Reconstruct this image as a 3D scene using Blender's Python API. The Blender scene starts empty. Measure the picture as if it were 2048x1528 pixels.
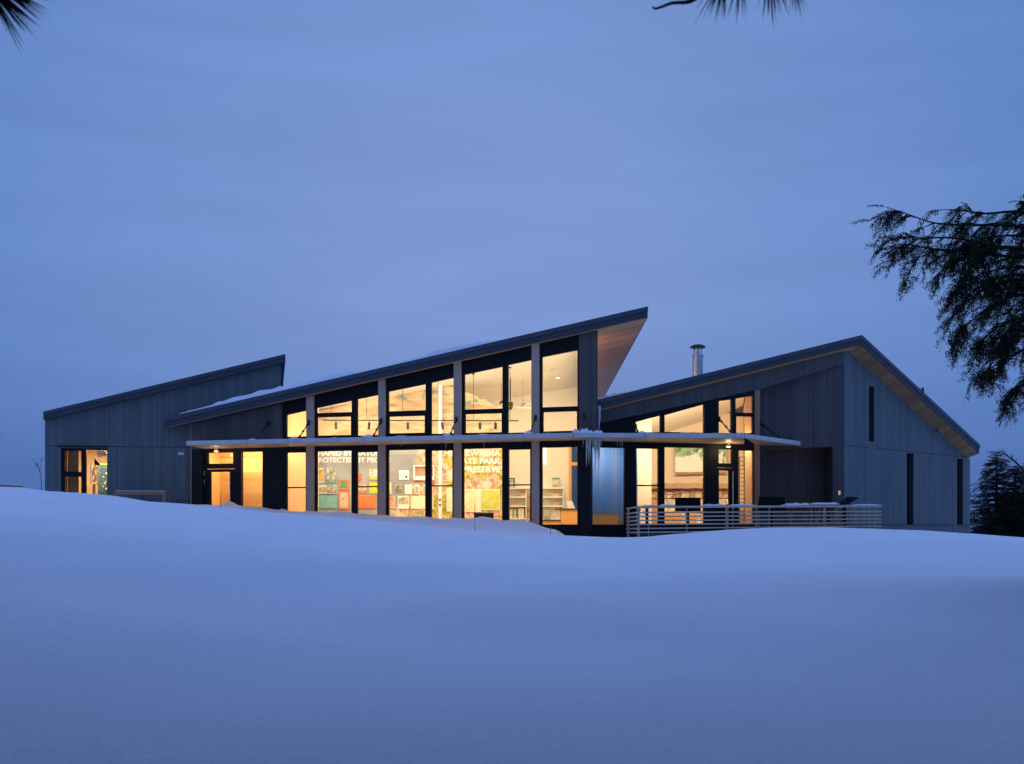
import bpy, math, random
import numpy as np
from mathutils import Vector, Matrix, noise

random.seed(7)
SC = bpy.context.scene
COL = SC.collection
F, CX, HV = 2253.0, 1024.0, 1066.0        # focal length and horizon of the 2048 px photograph

# ------------------------------------------------------------------ camera
cam_data = bpy.data.cameras.new("camera")
cam = bpy.data.objects.new("camera", cam_data)
COL.objects.link(cam)
cam_data.sensor_width = 36.0
cam_data.lens = 36.0 * F / 2048.0
cam_data.shift_y = (HV - 764.0) / 2048.0
cam_data.clip_start, cam_data.clip_end = 0.05, 6000.0
cam.rotation_euler = (math.radians(90), 0, 0)
cam_data.dof.use_dof = True
cam_data.dof.focus_distance = 44.0
cam_data.dof.aperture_fstop = 5.6
SC.camera = cam

# ------------------------------------------------------------------ world: overcast blue hour
world = bpy.data.worlds.new("World")
SC.world = world
world.use_nodes = True
nt = world.node_tree
nt.nodes.clear()


def wn(kind, **kw):
    n = nt.nodes.new(kind)
    for k, v in kw.items():
        setattr(n, k, v)
    return n


def wl(a, b):
    nt.links.new(a, b)


SUN_EL, SUN_ROT = math.radians(-3.0), math.radians(-12.0)
w_out = wn("ShaderNodeOutputWorld")
w_bg = wn("ShaderNodeBackground")
w_bg.inputs["Strength"].default_value = 1.0
w_tc = wn("ShaderNodeTexCoord")
w_sep = wn("ShaderNodeSeparateXYZ")
wl(w_tc.outputs["Generated"], w_sep.inputs[0])
# cloud colour by the angle from the after-glow, low over the ridge behind the building
w_dot = wn("ShaderNodeVectorMath", operation="DOT_PRODUCT")
w_dot.inputs[1].default_value = Vector((-.02, .978, .208)).normalized()
wl(w_tc.outputs["Generated"], w_dot.inputs[0])
w_half = wn("ShaderNodeMath", operation="MULTIPLY_ADD")
w_half.inputs[1].default_value = .5
w_half.inputs[2].default_value = .5
wl(w_dot.outputs["Value"], w_half.inputs[0])


def world_ramp(source, stops):
    r = wn("ShaderNodeValToRGB")
    e = r.color_ramp.elements
    while len(e) < len(stops):
        e.new(.5)
    for q, (p, c) in zip(e, stops):
        q.position = p
        q.color = (*c, 1)
    wl(source, r.inputs[0])
    return r.outputs[0]


glow_stops = [(-1, (.11, .225, .64)), (-.2, (.182, .338, .84)), (.2, (.212, .378, .90)), (.6, (.170, .308, .74)), (.85, (.126, .246, .60)),
              (.915, (.141, .265, .612)), (.945, (.165, .289, .640)), (.975, (.187, .310, .664)), (1, (.219, .339, .700))]
w_glow = world_ramp(w_half.outputs[0], [((d + 1) / 2, c) for d, c in glow_stops])
w_low = world_ramp(w_sep.outputs["Z"], [(0, (.56, .60, .70)), (.05, (.64, .69, .78)), (.11, (.84, .87, .91)), (.19, (1, 1, 1)), (1, (1, 1, 1))])
w_ramp = wn("ShaderNodeVectorMath", operation="MULTIPLY")
wl(w_glow, w_ramp.inputs[0])
wl(w_low, w_ramp.inputs[1])
w_map = wn("ShaderNodeMapping")
w_map.inputs["Scale"].default_value = (1.2, 1.2, 9.0)
w_map.inputs["Rotation"].default_value = (0.05, 0.09, 0)
wl(w_tc.outputs["Generated"], w_map.inputs[0])
w_n1 = wn("ShaderNodeTexNoise")
w_n1.inputs["Scale"].default_value = 2.6
w_n1.inputs["Detail"].default_value = 7
w_n1.inputs["Roughness"].default_value = 0.52
w_n1.inputs["Distortion"].default_value = 0.5
wl(w_map.outputs[0], w_n1.inputs["Vector"])
w_mr = wn("ShaderNodeMapRange")
for k, v in zip(("From Min", "From Max", "To Min", "To Max"), (.3, .7, .945, 1.055)):
    w_mr.inputs[k].default_value = v
wl(w_n1.outputs["Fac"], w_mr.inputs["Value"])
w_mul = wn("ShaderNodeVectorMath", operation="SCALE")
wl(w_ramp.outputs[0], w_mul.inputs[0])
wl(w_mr.outputs[0], w_mul.inputs["Scale"])
w_sky = wn("ShaderNodeTexSky", sky_type="NISHITA", sun_disc=False)
w_sky.sun_elevation = SUN_EL
w_sky.sun_rotation = SUN_ROT
w_sky.air_density = 1.0
w_sky.ozone_density = 3.0
w_sk = wn("ShaderNodeVectorMath", operation="SCALE")
w_sk.inputs["Scale"].default_value = 0.10
wl(w_sky.outputs[0], w_sk.inputs[0])
w_mix = wn("ShaderNodeMix", data_type="RGBA")
w_mix.inputs["Factor"].default_value = 0.06         # the clear dusk sky shows faintly through the cloud deck
wl(w_mul.outputs[0], w_mix.inputs["A"])
wl(w_sk.outputs[0], w_mix.inputs["B"])
wl(w_mix.outputs["Result"], w_bg.inputs["Color"])
wl(w_bg.outputs[0], w_out.inputs[0])

# the after-glow behind the cloud deck: very weak and very wide
sun_data = bpy.data.lights.new("sun", "SUN")
sun_data.energy = 0.45
sun_data.angle = math.radians(120)
sun_data.color = (.40, .53, 1.0)
sun = bpy.data.objects.new("sun", sun_data)
COL.objects.link(sun)
sun.rotation_euler = Vector((0.25, -0.82, -0.62)).to_track_quat("-Z", "Y").to_euler()

SC.view_settings.view_transform = "Standard"
SC.view_settings.look = "None"
SC.view_settings.exposure = 0.0
SC.view_settings.gamma = 1.0
SC.view_settings.use_curve_mapping = False
SC.render.engine = "CYCLES"
SC.cycles.use_denoising = True
SC.cycles.max_bounces = 8
SC.cycles.transparent_max_bounces = 24
SC.cycles.sample_clamp_indirect = 6.0
SC.cycles.caustics_reflective = False
SC.cycles.caustics_refractive = False

# ------------------------------------------------------------------ materials


class NM:
    """a node material with a Principled BSDF"""

    def __init__(s, name, color=(.5, .5, .5), rough=.6, metal=0.0, spec=.5):
        s.m = bpy.data.materials.new(name)
        s.m.use_nodes = True
        s.t = s.m.node_tree
        s.b = s.t.nodes["Principled BSDF"]
        s.b.inputs["Base Color"].default_value = (*color, 1)
        s.b.inputs["Roughness"].default_value = rough
        s.b.inputs["Metallic"].default_value = metal
        s.b.inputs["Specular IOR Level"].default_value = spec

    def n(s, kind, **kw):
        x = s.t.nodes.new(kind)
        for k, v in kw.items():
            if k in x.inputs.keys():
                x.inputs[k].default_value = v
            else:
                setattr(x, k, v)
        return x

    def l(s, a, b):
        s.t.links.new(a, b)

    def coord(s, which="Object", scale=(1, 1, 1), rot=(0, 0, 0)):
        tc = s.n("ShaderNodeTexCoord")
        mp = s.n("ShaderNodeMapping")
        mp.inputs["Scale"].default_value = scale
        mp.inputs["Rotation"].default_value = rot
        s.l(tc.outputs[which], mp.inputs[0])
        return mp.outputs[0]

    def noise(s, vec, scale=5, detail=4, rough=.55, dist=0.0):
        x = s.n("ShaderNodeTexNoise")
        for k, v in (("Scale", scale), ("Detail", detail), ("Roughness", rough), ("Distortion", dist)):
            x.inputs[k].default_value = v
        s.l(vec, x.inputs["Vector"])
        return x.outputs["Fac"]

    def ramp(s, fac, stops, interp="LINEAR"):
        r = s.n("ShaderNodeValToRGB")
        r.color_ramp.interpolation = interp
        e = r.color_ramp.elements
        while len(e) < len(stops):
            e.new(.5)
        for q, (p, c) in zip(e, stops):
            q.position = p
            q.color = (*c, 1)
        s.l(fac, r.inputs[0])
        return r.outputs[0]

    def mix(s, fac, a, b, blend="MIX"):
        x = s.n("ShaderNodeMix", data_type="RGBA", blend_type=blend)
        for key, val in (("Factor", fac), ("A", a), ("B", b)):
            if hasattr(val, "links"):
                s.l(val, x.inputs[key])
            elif key == "Factor":
                x.inputs[key].default_value = val
            else:
                x.inputs[key].default_value = (*val, 1)
        return x.outputs["Result"]

    def math(s, op, a, b=0.0):
        x = s.n("ShaderNodeMath", operation=op)
        for i, val in enumerate((a, b)):
            if hasattr(val, "links"):
                s.l(val, x.inputs[i])
            else:
                x.inputs[i].default_value = val
        return x.outputs[0]

    def color(s, out):
        s.l(out, s.b.inputs["Base Color"])
        return s

    def bump(s, h, strength=.2, dist=.01):
        x = s.n("ShaderNodeBump")
        x.inputs["Strength"].default_value = strength
        x.inputs["Distance"].default_value = dist
        s.l(h, x.inputs["Height"])
        s.l(x.outputs[0], s.b.inputs["Normal"])
        return s

    def island(s):
        return s.n("ShaderNodeNewGeometry").outputs["Random Per Island"]


def grain_mat(name, dark, light, scale=(14, 14, .7), rough=.65, per_island=.5, bump=.15):
    """wood: grain stretched along one axis, every board a slightly different tone"""
    k = NM(name, rough=rough)
    v = k.coord(scale=scale)
    g = k.noise(v, 4.0, 6, .6, .4)
    isl = k.island()
    f = k.math("ADD", k.math("MULTIPLY", g, 1 - per_island), k.math("MULTIPLY", isl, per_island))
    base = k.ramp(f, [(.22, dark), (.78, light)])
    if "siding" in name:
        st = k.noise(k.coord(scale=(1.4, 1.4, .10)), 1.6, 6, .6, .3)
        base = k.mix(1.0, base, k.ramp(st, [(.32, (.82, .83, .85)), (.5, (1, 1, 1)), (.68, (1.09, 1.09, 1.08))]), "MULTIPLY")
    k.color(base)
    k.bump(g, bump, .004)
    return k.m


def flat_mat(name, c, rough=.6, metal=0.0, var=.12, scale=3.0, spec=.5):
    k = NM(name, c, rough, metal, spec)
    n = k.noise(k.coord(), scale, 5)
    lo = tuple(max(0, x * (1 - var)) for x in c)
    hi = tuple(min(1, x * (1 + var)) for x in c)
    k.color(k.ramp(n, [(.3, lo), (.7, hi)]))
    return k.m


M = {}
M["siding"] = grain_mat("grey_stained_siding", (.094, .114, .114), (.156, .178, .170), (9, 9, .35), .62, .36)
M["siding_alcove"] = grain_mat("dark_brown_alcove_siding", (.115, .068, .046), (.185, .118, .080), (9, 9, .35), .65, .36)
M["siding_brown"] = grain_mat("brown_weathered_siding", (.080, .064, .056), (.132, .108, .094), (9, 9, .35), .65, .36)
M["siding_back"] = flat_mat("siding_gap", (.05, .055, .06), .8)
M["fascia"] = flat_mat("blue_grey_metal", (.082, .086, .100), .55, 0.0, .12, 1.2, .3)
M["fascia_low"] = flat_mat("blue_grey_trim_board", (.066, .070, .080), .65, 0.0, .15, 1.5, .3)
M["black"] = flat_mat("black_window_frame", (.009, .008, .008), .6, 0, .2, 2, .22)
M["blackwall"] = flat_mat("black_panel", (.011, .010, .010), .6, 0, .2, 1.5, .25)
M["pier"] = grain_mat("pale_timber_post", (.50, .33, .21), (.70, .49, .34), (10, 10, .5), .6, .15)
M["canopy"] = flat_mat("pale_canopy_board", (.66, .62, .58), .55, 0, .12, 1.6)
M["soffit"] = grain_mat("cedar_soffit", (.68, .29, .11), (.88, .44, .19), (3, 3, 3), .6, .6)
M["canopy_soffit"] = grain_mat("glow_tinted_canopy_soffit", (.72, .40, .15), (.90, .56, .25), (2, 2, 2), .55, .4)  # warm window and lamp glow on the underside is put into this colour
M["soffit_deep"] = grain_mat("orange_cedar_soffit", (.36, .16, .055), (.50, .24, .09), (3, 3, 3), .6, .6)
M["cedar"] = grain_mat("glow_tinted_cedar", (.70, .31, .06), (.88, .44, .11), (2, 2, 2), .55, .5)  # saturated orange stands in for a warm glow under the eave
M["snow"] = None
M["cream"] = flat_mat("cream_paint", (.84, .79, .69), .7, 0, .02, .6)
M["peach"] = flat_mat("warm_white_paint", (.84, .70, .52), .7, 0, .03, .6)
M["tan"] = flat_mat("tan_paint", (.72, .44, .22), .7, 0, .04, .8)
M["white"] = flat_mat("white_paint", (.88, .87, .83), .5, 0, .02, 1)
M["ceiling"] = flat_mat("white_ceiling", (.85, .82, .74), .75, 0, .02, .7)
M["plank"] = grain_mat("honey_wall_plank", (.70, .34, .075), (.92, .62, .24), (.5, .5, 12), .5, .5)
M["orange_wood"] = grain_mat("orange_oak", (.62, .27, .06), (.84, .46, .14), (.8, .8, 9), .5, .3)
M["floor"] = flat_mat("brown_floor", (.52, .40, .27), .4, 0, .12, 2)
M["dark_metal"] = flat_mat("dark_metal", (.02, .02, .022), .4, .3, .1)
M["steel"] = flat_mat("galvanised_flue", (.52, .53, .55), .38, .55, .12, 3)
M["bright_steel"] = flat_mat("brushed_handle", (.75, .72, .68), .35, .8, .05)
M["rail"] = grain_mat("weathered_rail", (.54, .42, .30), (.70, .56, .42), (.6, 6, 6), .65, .3)
M["railpost"] = grain_mat("brown_rail_post", (.36, .27, .21), (.50, .38, .30), (8, 8, .6), .65, .2)
M["brown_timber"] = grain_mat("brown_timber", (.32, .165, .085), (.54, .30, .16), (3, 3, 3), .7, .4)
M["bark"] = flat_mat("bark", (.028, .022, .02), .9, 0, .4, 9)
M["twig"] = flat_mat("bare_twig", (.15, .135, .14), .9, 0, .3, 9)
M["deck"] = grain_mat("dark_deck_board", (.05, .045, .04), (.10, .09, .08), (1, 8, 8), .7, .4)
M["counter_top"] = flat_mat("dark_stone_top", (.05, .045, .04), .3, 0, .2, 6)
M["grey_box"] = flat_mat("grey_enclosure", (.20, .23, .26), .5, 0, .1, 4)
M["plastic"] = flat_mat("dark_plastic", (.006, .006, .007), .75, 0, .15, 5, .12)
M["dark_glass"] = NM("dark_slit_glass", (.008, .010, .013), .12, 0, .5).m


def leaf_mat(name, a, b):
    k = NM(name, rough=.8, spec=.08)
    k.color(k.ramp(k.noise(k.coord(), 2.2, 3), [(.35, a), (.7, b)]))
    return k.m


M["hemlock"] = leaf_mat("hemlock_needles", (.026, .036, .017), (.066, .072, .032))
M["spruce"] = leaf_mat("spruce_needles", (.014, .019, .014), (.032, .038, .026))
M["pine"] = leaf_mat("pine_needles", (.018, .028, .020), (.040, .055, .035))


def snow_material():
    k = NM("snow", (.86, .88, .90), .75, 0, .25)
    v = k.coord()
    big = k.noise(v, .35, 3, .5)
    fine = k.noise(v, 24, 6, .65)
    mid = k.noise(k.coord(scale=(1, 1.25, 1)), 2.2, 4, .5)
    gr = k.ramp(k.noise(v, 16, 7, .78), [(.36, (1, 1, 1)), (.62, (0, 0, 0))])
    k.color(k.mix(k.math("MULTIPLY", gr, .85), k.ramp(big, [(.3, (.845, .865, .885)), (.7, (.885, .90, .915))]), (.765, .795, .835)))
    grit = k.noise(v, 70, 4, .7)
    h = k.math("ADD", k.math("ADD", k.math("MULTIPLY", fine, .40), k.math("MULTIPLY", grit, .16)), mid)
    k.bump(h, .62, .04)
    k.b.inputs["Subsurface Weight"].default_value = 0.0
    return k.m


M["snow"] = snow_material()


def glass_material(name, tint, gloss):
    m = bpy.data.materials.new(name)
    m.use_nodes = True
    t = m.node_tree
    t.nodes.clear()
    o = t.nodes.new("ShaderNodeOutputMaterial")
    tr = t.nodes.new("ShaderNodeBsdfTransparent")
    tr.inputs[0].default_value = (*tint, 1)
    gl = t.nodes.new("ShaderNodeBsdfGlossy")
    gl.inputs["Roughness"].default_value = .02
    fr = t.nodes.new("ShaderNodeFresnel")
    fr.inputs["IOR"].default_value = 1.35
    ml = t.nodes.new("ShaderNodeMath")
    ml.operation = "MULTIPLY"
    ml.inputs[1].default_value = gloss
    mx = t.nodes.new("ShaderNodeMixShader")
    t.links.new(fr.outputs[0], ml.inputs[0])
    t.links.new(ml.outputs[0], mx.inputs[0])
    t.links.new(tr.outputs[0], mx.inputs[1])
    t.links.new(gl.outputs[0], mx.inputs[2])
    t.links.new(mx.outputs[0], o.inputs[0])
    return m


M["glass"] = glass_material("window_glass", (.97, .97, .96), .8)
M["dusk_glass"] = glass_material("tinted_window_glass", (.55, .55, .52), .8)


def ice_material():
    k = NM("ice", (.88, .80, .68), .22, 0, .4)  # warm base colour stands in for window light on the icicles
    k.b.inputs["Transmission Weight"].default_value = .30
    k.b.inputs["IOR"].default_value = 1.31
    return k.m


M["ice"] = ice_material()


def emit_material(name, c, s):
    k = NM(name, c, .5)
    k.b.inputs["Emission Color"].default_value = (*c, 1)
    k.b.inputs["Emission Strength"].default_value = s
    return k.m


M["lamp_glow"] = emit_material("lamp_glow", (1, .80, .52), 4.0)
M["amber_glow"] = emit_material("amber_glow", (1, .66, .30), .35)

# ------------------------------------------------------------------ geometry helpers


def P(u, v, y):
    return Vector(((u - CX) / F * y, y, (HV - v) / F * y))


class Plane:
    """a vertical plane: s runs along it, n comes out of it towards the camera, z is up"""

    def __init__(s, u0, y0, u1, y1):
        s.setup(((u0 - CX) / F * y0, y0), ((u1 - CX) / F * y1, y1))

    def setup(s, a, b):
        s.p0 = Vector(a)
        d = Vector(b) - s.p0
        s.len = d.length
        s.d = d / s.len
        s.nn = Vector((s.d.y, -s.d.x))
        if s.nn.y > 0:
            s.nn = -s.nn

    def xy(s, q, n=0.0):
        return s.p0 + s.d * q + s.nn * n

    def pt(s, q, z, n=0.0):
        p = s.xy(q, n)
        return Vector((p.x, p.y, z))

    def px(s, u, v, n=0.0):
        k = (u - CX) / F
        y = (n + s.p0.dot(s.nn)) / (k * s.nn.x + s.nn.y)
        q = (Vector((k * y, y)) - s.p0).dot(s.d)
        return q, (HV - v) / F * y

    def s(s, u, n=0.0):
        return s.px(u, HV, n)[0]

    def world(s, u, v, n=0.0):
        q, z = s.px(u, v, n)
        return s.pt(q, z, n)


def world_origin(o):
    v = Vector((0, 0, 0))
    while o is not None:
        v = v + o.location
        o = o.parent
    return v


class MB:
    def __init__(s):
        s.v, s.f, s.uv = [], [], None

    def add(s, vs, fs):
        b = len(s.v)
        s.v.extend(tuple(x) for x in vs)
        s.f.extend(tuple(b + i for i in f) for f in fs)

    def hexa(s, p):
        s.add(p, [(0, 3, 2, 1), (4, 5, 6, 7), (0, 1, 5, 4), (1, 2, 6, 5), (2, 3, 7, 6), (3, 0, 4, 7)])

    def slab(s, pl, s0, s1, z0a, z0b, z1a, z1b, n0, n1):
        s.hexa([pl.pt(s0, z0a, n0), pl.pt(s1, z0b, n0), pl.pt(s1, z0b, n1), pl.pt(s0, z0a, n1),
                pl.pt(s0, z1a, n0), pl.pt(s1, z1b, n0), pl.pt(s1, z1b, n1), pl.pt(s0, z1a, n1)])
        return s

    def pbox(s, pl, s0, s1, z0, z1, n0, n1):
        return s.slab(pl, s0, s1, z0, z0, z1, z1, n0, n1)

    def box(s, x0, x1, y0, y1, z0, z1):
        s.hexa([(x0, y0, z0), (x1, y0, z0), (x1, y1, z0), (x0, y1, z0), (x0, y0, z1), (x1, y0, z1), (x1, y1, z1), (x0, y1, z1)])
        return s

    def bar(s, a, b, w, h=None, up=Vector((0, 0, 1))):
        """a square bar from a to b"""
        a, b = Vector(a), Vector(b)
        h = w if h is None else h
        d = (b - a).normalized()
        if abs(d.dot(up)) > .98:
            up = Vector((0, 1, 0))
        r = d.cross(up).normalized() * (w / 2)
        t = r.cross(d).normalized() * (h / 2)
        s.hexa([a - r - t, b - r - t, b + r - t, a + r - t, a - r + t, b - r + t, b + r + t, a + r + t])
        return s

    def tube(s, pts, radii, seg=8, cap=True):
        pts = [Vector(p) for p in pts]
        b = len(s.v)
        prev = None
        for i, p in enumerate(pts):
            d = (pts[min(i + 1, len(pts) - 1)] - pts[max(i - 1, 0)])
            d = d.normalized() if d.length > 1e-9 else Vector((0, 0, 1))
            ref = prev if prev is not None else (Vector((1, 0, 0)) if abs(d.x) < .9 else Vector((0, 1, 0)))
            r = (ref - d * ref.dot(d)).normalized()
            prev = r
            t = d.cross(r)
            for k in range(seg):
                a = 2 * math.pi * k / seg
                s.v.append(tuple(p + (r * math.cos(a) + t * math.sin(a)) * radii[i]))
        for i in range(len(pts) - 1):
            for k in range(seg):
                k2 = (k + 1) % seg
                s.f.append((b + i * seg + k, b + i * seg + k2, b + (i + 1) * seg + k2, b + (i + 1) * seg + k))
        if cap:
            s.f.append(tuple(b + k for k in range(seg))[::-1])
            s.f.append(tuple(b + (len(pts) - 1) * seg + k for k in range(seg)))
        return s

    def extrude(s, poly, vec):
        n = len(poly)
        poly = [Vector(p) for p in poly]
        vec = Vector(vec)
        s.add(poly + [p + vec for p in poly],
              [tuple(range(n)), tuple(range(2 * n - 1, n - 1, -1))] + [(i, n + i, n + (i + 1) % n, (i + 1) % n) for i in range(n)])
        return s

    def cells(s, pl, s0, s1, zb, zt, holes, n0, n1):
        """a wall from s0 to s1 with holes (sa, sb, z0, zta, ztb); zb and zt are functions of s"""
        cuts = {s0, s1}
        for h in holes:
            cuts.update((h[0], h[1]))
        cuts = sorted(c for c in cuts if s0 - 1e-6 <= c <= s1 + 1e-6)
        for a, b in zip(cuts[:-1], cuts[1:]):
            if b - a < 1e-4:
                continue
            m = (a + b) / 2
            hs = sorted((h for h in holes if h[0] < m < h[1]), key=lambda h: h[2])
            lo_a, lo_b = zb(a), zb(b)
            for h in hs:
                ta = h[3] + (h[4] - h[3]) * (a - h[0]) / (h[1] - h[0])
                tb = h[3] + (h[4] - h[3]) * (b - h[0]) / (h[1] - h[0])
                if h[2] > max(lo_a, lo_b) + 1e-4:
                    s.slab(pl, a, b, lo_a, lo_b, h[2], h[2], n0, n1)
                lo_a, lo_b = ta, tb
            if zt(a) > lo_a + 1e-4 or zt(b) > lo_b + 1e-4:
                s.slab(pl, a, b, lo_a, lo_b, zt(a), zt(b), n0, n1)
        return s

    def boards(s, pl, s0, s1, zb, zt, holes, n, w=.096, gap=.005, thick=.022):
        """vertical boards, each a little proud or shy of its neighbour, cut round the holes"""
        q = s0
        while q < s1 - .01:
            e = min(q + w, s1)
            jit = random.uniform(0, .006)
            cuts = [q, e - gap]
            for h in holes:
                for c in (h[0], h[1]):
                    if q < c < e - gap:
                        cuts.append(c)
            cuts.sort()
            for a, b in zip(cuts[:-1], cuts[1:]):
                if b - a < .004:
                    continue
                m = (a + b) / 2
                hs = sorted((h for h in holes if h[0] < m < h[1]), key=lambda h: h[2])
                lo = (zb(a), zb(b))
                for h in hs:
                    if h[2] > lo[0] + .01:
                        s.slab(pl, a, b, lo[0], lo[1], h[2], h[2], n, n + thick + jit)
                    lo = (h[3] + (h[4] - h[3]) * (a - h[0]) / (h[1] - h[0]), h[3] + (h[4] - h[3]) * (b - h[0]) / (h[1] - h[0]))
                if zt(a) > lo[0] + .01 and zt(b) > lo[1] + .01:
                    s.slab(pl, a, b, lo[0], lo[1], zt(a), zt(b), n, n + thick + jit)
            q = e
        return s

    def build(s, name, mat, parent=None, smooth=False, bevel=0.0, **props):
        me = bpy.data.meshes.new(name)
        o0 = world_origin(parent) if parent is not None else Vector((0, 0, 0))
        if parent is None and s.v and props.pop("centre", True):
            a = np.array(s.v)
            c = Vector(((a[:, 0].min() + a[:, 0].max()) / 2, (a[:, 1].min() + a[:, 1].max()) / 2, a[:, 2].min()))
        else:
            props.pop("centre", None)
            c = o0
        me.from_pydata([(x - c.x, y - c.y, z - c.z) for x, y, z in s.v], [], s.f)
        if s.uv is not None:
            ul = me.uv_layers.new(name="UVMap")
            for lp in me.loops:
                ul.data[lp.index].uv = s.uv[lp.vertex_index]
        me.materials.append(mat)
        me.update()
        o = bpy.data.objects.new(name, me)
        COL.objects.link(o)
        if parent is not None:
            o.parent = parent
        else:
            o.location = c
        if smooth:
            me.polygons.foreach_set("use_smooth", [True] * len(me.polygons))
        if bevel > 0:
            md = o.modifiers.new("bevel", "BEVEL")
            md.width = bevel
            md.segments = 2
            md.limit_method = "ANGLE"
        for k, val in props.items():
            o[k] = val
        return o


def thing(name, label, category, loc, group=None, kind=None):
    o = bpy.data.objects.new(name, None)
    COL.objects.link(o)
    o.location = loc
    o.empty_display_size = .3
    o["label"], o["category"] = label, category
    if group:
        o["group"] = group
    if kind:
        o["kind"] = kind
    return o


def tag(o, label, category, group=None, kind=None):
    o["label"], o["category"] = label, category
    if group:
        o["group"] = group
    if kind:
        o["kind"] = kind
    return o


def lin(u, table):
    return float(np.interp(u, [t[0] for t in table], [t[1] for t in table]))


# ------------------------------------------------------------------ plan of the building
PL = Plane(90, 46.60, 565, 48.20)             # left wing front
yC = lambda u: 1 / (.019981 + 2.894e-6 * u)
PC = Plane(383, yC(383), 1193, yC(1193))      # glazed hall front
yR = lambda u: 1 / (.026046 - 2.516e-6 * u)
PR = Plane(1165, yR(1165), 1688, yR(1688))    # right wing front
PF = Plane(1513, 45.68, 1688, yR(1688) + .02)  # set-back siding wall of the right wing
PE = Plane(1688, yR(1688), 1940, 53.70)       # end wall of the right wing


class RoofPlane:
    def __init__(s, a, b, gy=None, c=None):
        a, b = Vector(a), Vector(b)
        if c is not None:
            c = Vector(c)
            m = Matrix(((b.x - a.x, b.y - a.y), (c.x - a.x, c.y - a.y)))
            g = m.inverted() @ Vector((b.z - a.z, c.z - a.z))
            s.gx, s.gy = g.x, g.y
        else:
            s.gy = gy
            s.gx = (b.z - a.z - gy * (b.y - a.y)) / (b.x - a.x)
        s.o = a

    def z(s, x, y):
        return s.o.z + s.gx * (x - s.o.x) + s.gy * (y - s.o.y)

    def p(s, x, y, dz=0.0):
        return Vector((x, y, s.z(x, y) + dz))


# hall roof
yCe = lambda u: 1 / (.021209 + 2.680e-6 * (u - 330))
cA, cB = P(330, 836, yCe(330)), P(1295, 614, yCe(1295))
RC = RoofPlane(cA, cB, -.04)
yy = 50.0
for _ in range(200):                           # where the right-hand roof edge meets its far corner
    x = (1205 - CX) / F * yy
    if RC.z(x, yy) <= (HV - 785) / F * yy:
        break
    yy += .1
cC = RC.p((1205 - CX) / F * yy, yy)
cD = RC.p(cA.x - .2, yy)
TC = .38
# left roof
lA, lB = P(87, 824, 46.35), P(570.8, 708.8, 47.95)
RL = RoofPlane(lA, lB, -.03)
lC = RL.p(lB.x - .22 * 12, lB.y + .975 * 12)
lD = RL.p(lA.x - .22 * 12, lA.y + .975 * 12)
TL = .30
# right roof: two slopes and a hip running back from the peak
rA, rB, rC = P(1175, 805, 43.02), P(1722, 671, 45.70), P(1958, 890, 53.06)
RR1 = RoofPlane(rA, rB, -.17)
rG_xy = (rB.x - .686 * 9, rB.y + .728 * 9)
rG = RR1.p(*rG_xy)
RR2 = RoofPlane(rB, rC, c=rG)
rA2 = RR1.p(rA.x + .5, rA.y + 9)
rC2 = RR2.p(rC.x - .686 * 9, rC.y + .728 * 9)
TR = .36

house = thing("visitor_center", "long grey timber visitor centre with three rising shed roofs and glowing windows", "building",
              (0, 46, 0))


def zfun(roof, pl, n, drop):
    return lambda q: roof.z(*pl.xy(q, n)) - drop


# ------------------------------------------------------------------ snow ground
CREST = [(-400, 962), (0, 973), (40, 975), (90, 982), (160, 985.5), (215, 990), (240, 996), (265, 1001.5), (330, 1005), (385, 1009),
         (420, 1012), (480, 1018), (560, 1026), (640, 1031), (700, 1037), (800, 1046), (900, 1057), (1000, 1063.5), (1127, 1070.5),
         (1180, 1073), (1250, 1075), (1300, 1073), (1350, 1068.5), (1400, 1064), (1450, 1060), (1500, 1057), (1560, 1055),
         (1650, 1054), (1700, 1055.5), (1763, 1058), (1850, 1061), (1940, 1067), (2048, 1075), (2400, 1088)]
BANK = [(375, 1030), (385, 1010), (410, 1008.5), (430, 1011), (443, 1010), (452, 1005), (459, 1002.5), (468, 1006), (478, 1012), (500, 1013),
        (520, 1014), (545, 1018), (556, 1021), (563, 1017.5), (570, 1018.5), (577, 1023), (600, 1023), (620, 1022), (640, 1022.5),
        (660, 1025.5), (680, 1022.5), (690, 1022), (705, 1027), (730, 1028.5), (770, 1030), (790, 1033), (850, 1033), (865, 1034),
        (880, 1037.5), (895, 1037.5), (908, 1035.5), (930, 1037), (945, 1036), (962, 1032.5), (975, 1034.5), (990, 1037.5),
        (1010, 1041), (1025, 1041), (1040, 1039.5), (1060, 1043.5), (1080, 1051), (1100, 1057), (1115, 1060), (1125, 1066), (1135, 1078)]
YCR = 36.0


def smooth(a, b, x):
    t = np.clip((x - a) / (b - a), 0, 1)
    return t * t * (3 - 2 * t)


def front_y(u):
    """distance of the building's front along the direction u"""
    k = (u - CX) / F
    out = np.full_like(u, 1e9)
    for pl, a, b in ((PL, 88, 383), (PC, 383, 1165), (PR, 1165, 1515), (PF, 1515, 1688), (PE, 1688, 1941)):
        y = pl.p0.dot(pl.nn) / (k * pl.nn.x + pl.nn.y)
        out = np.where((u >= a) & (u < b), y, out)
    return out


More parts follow.
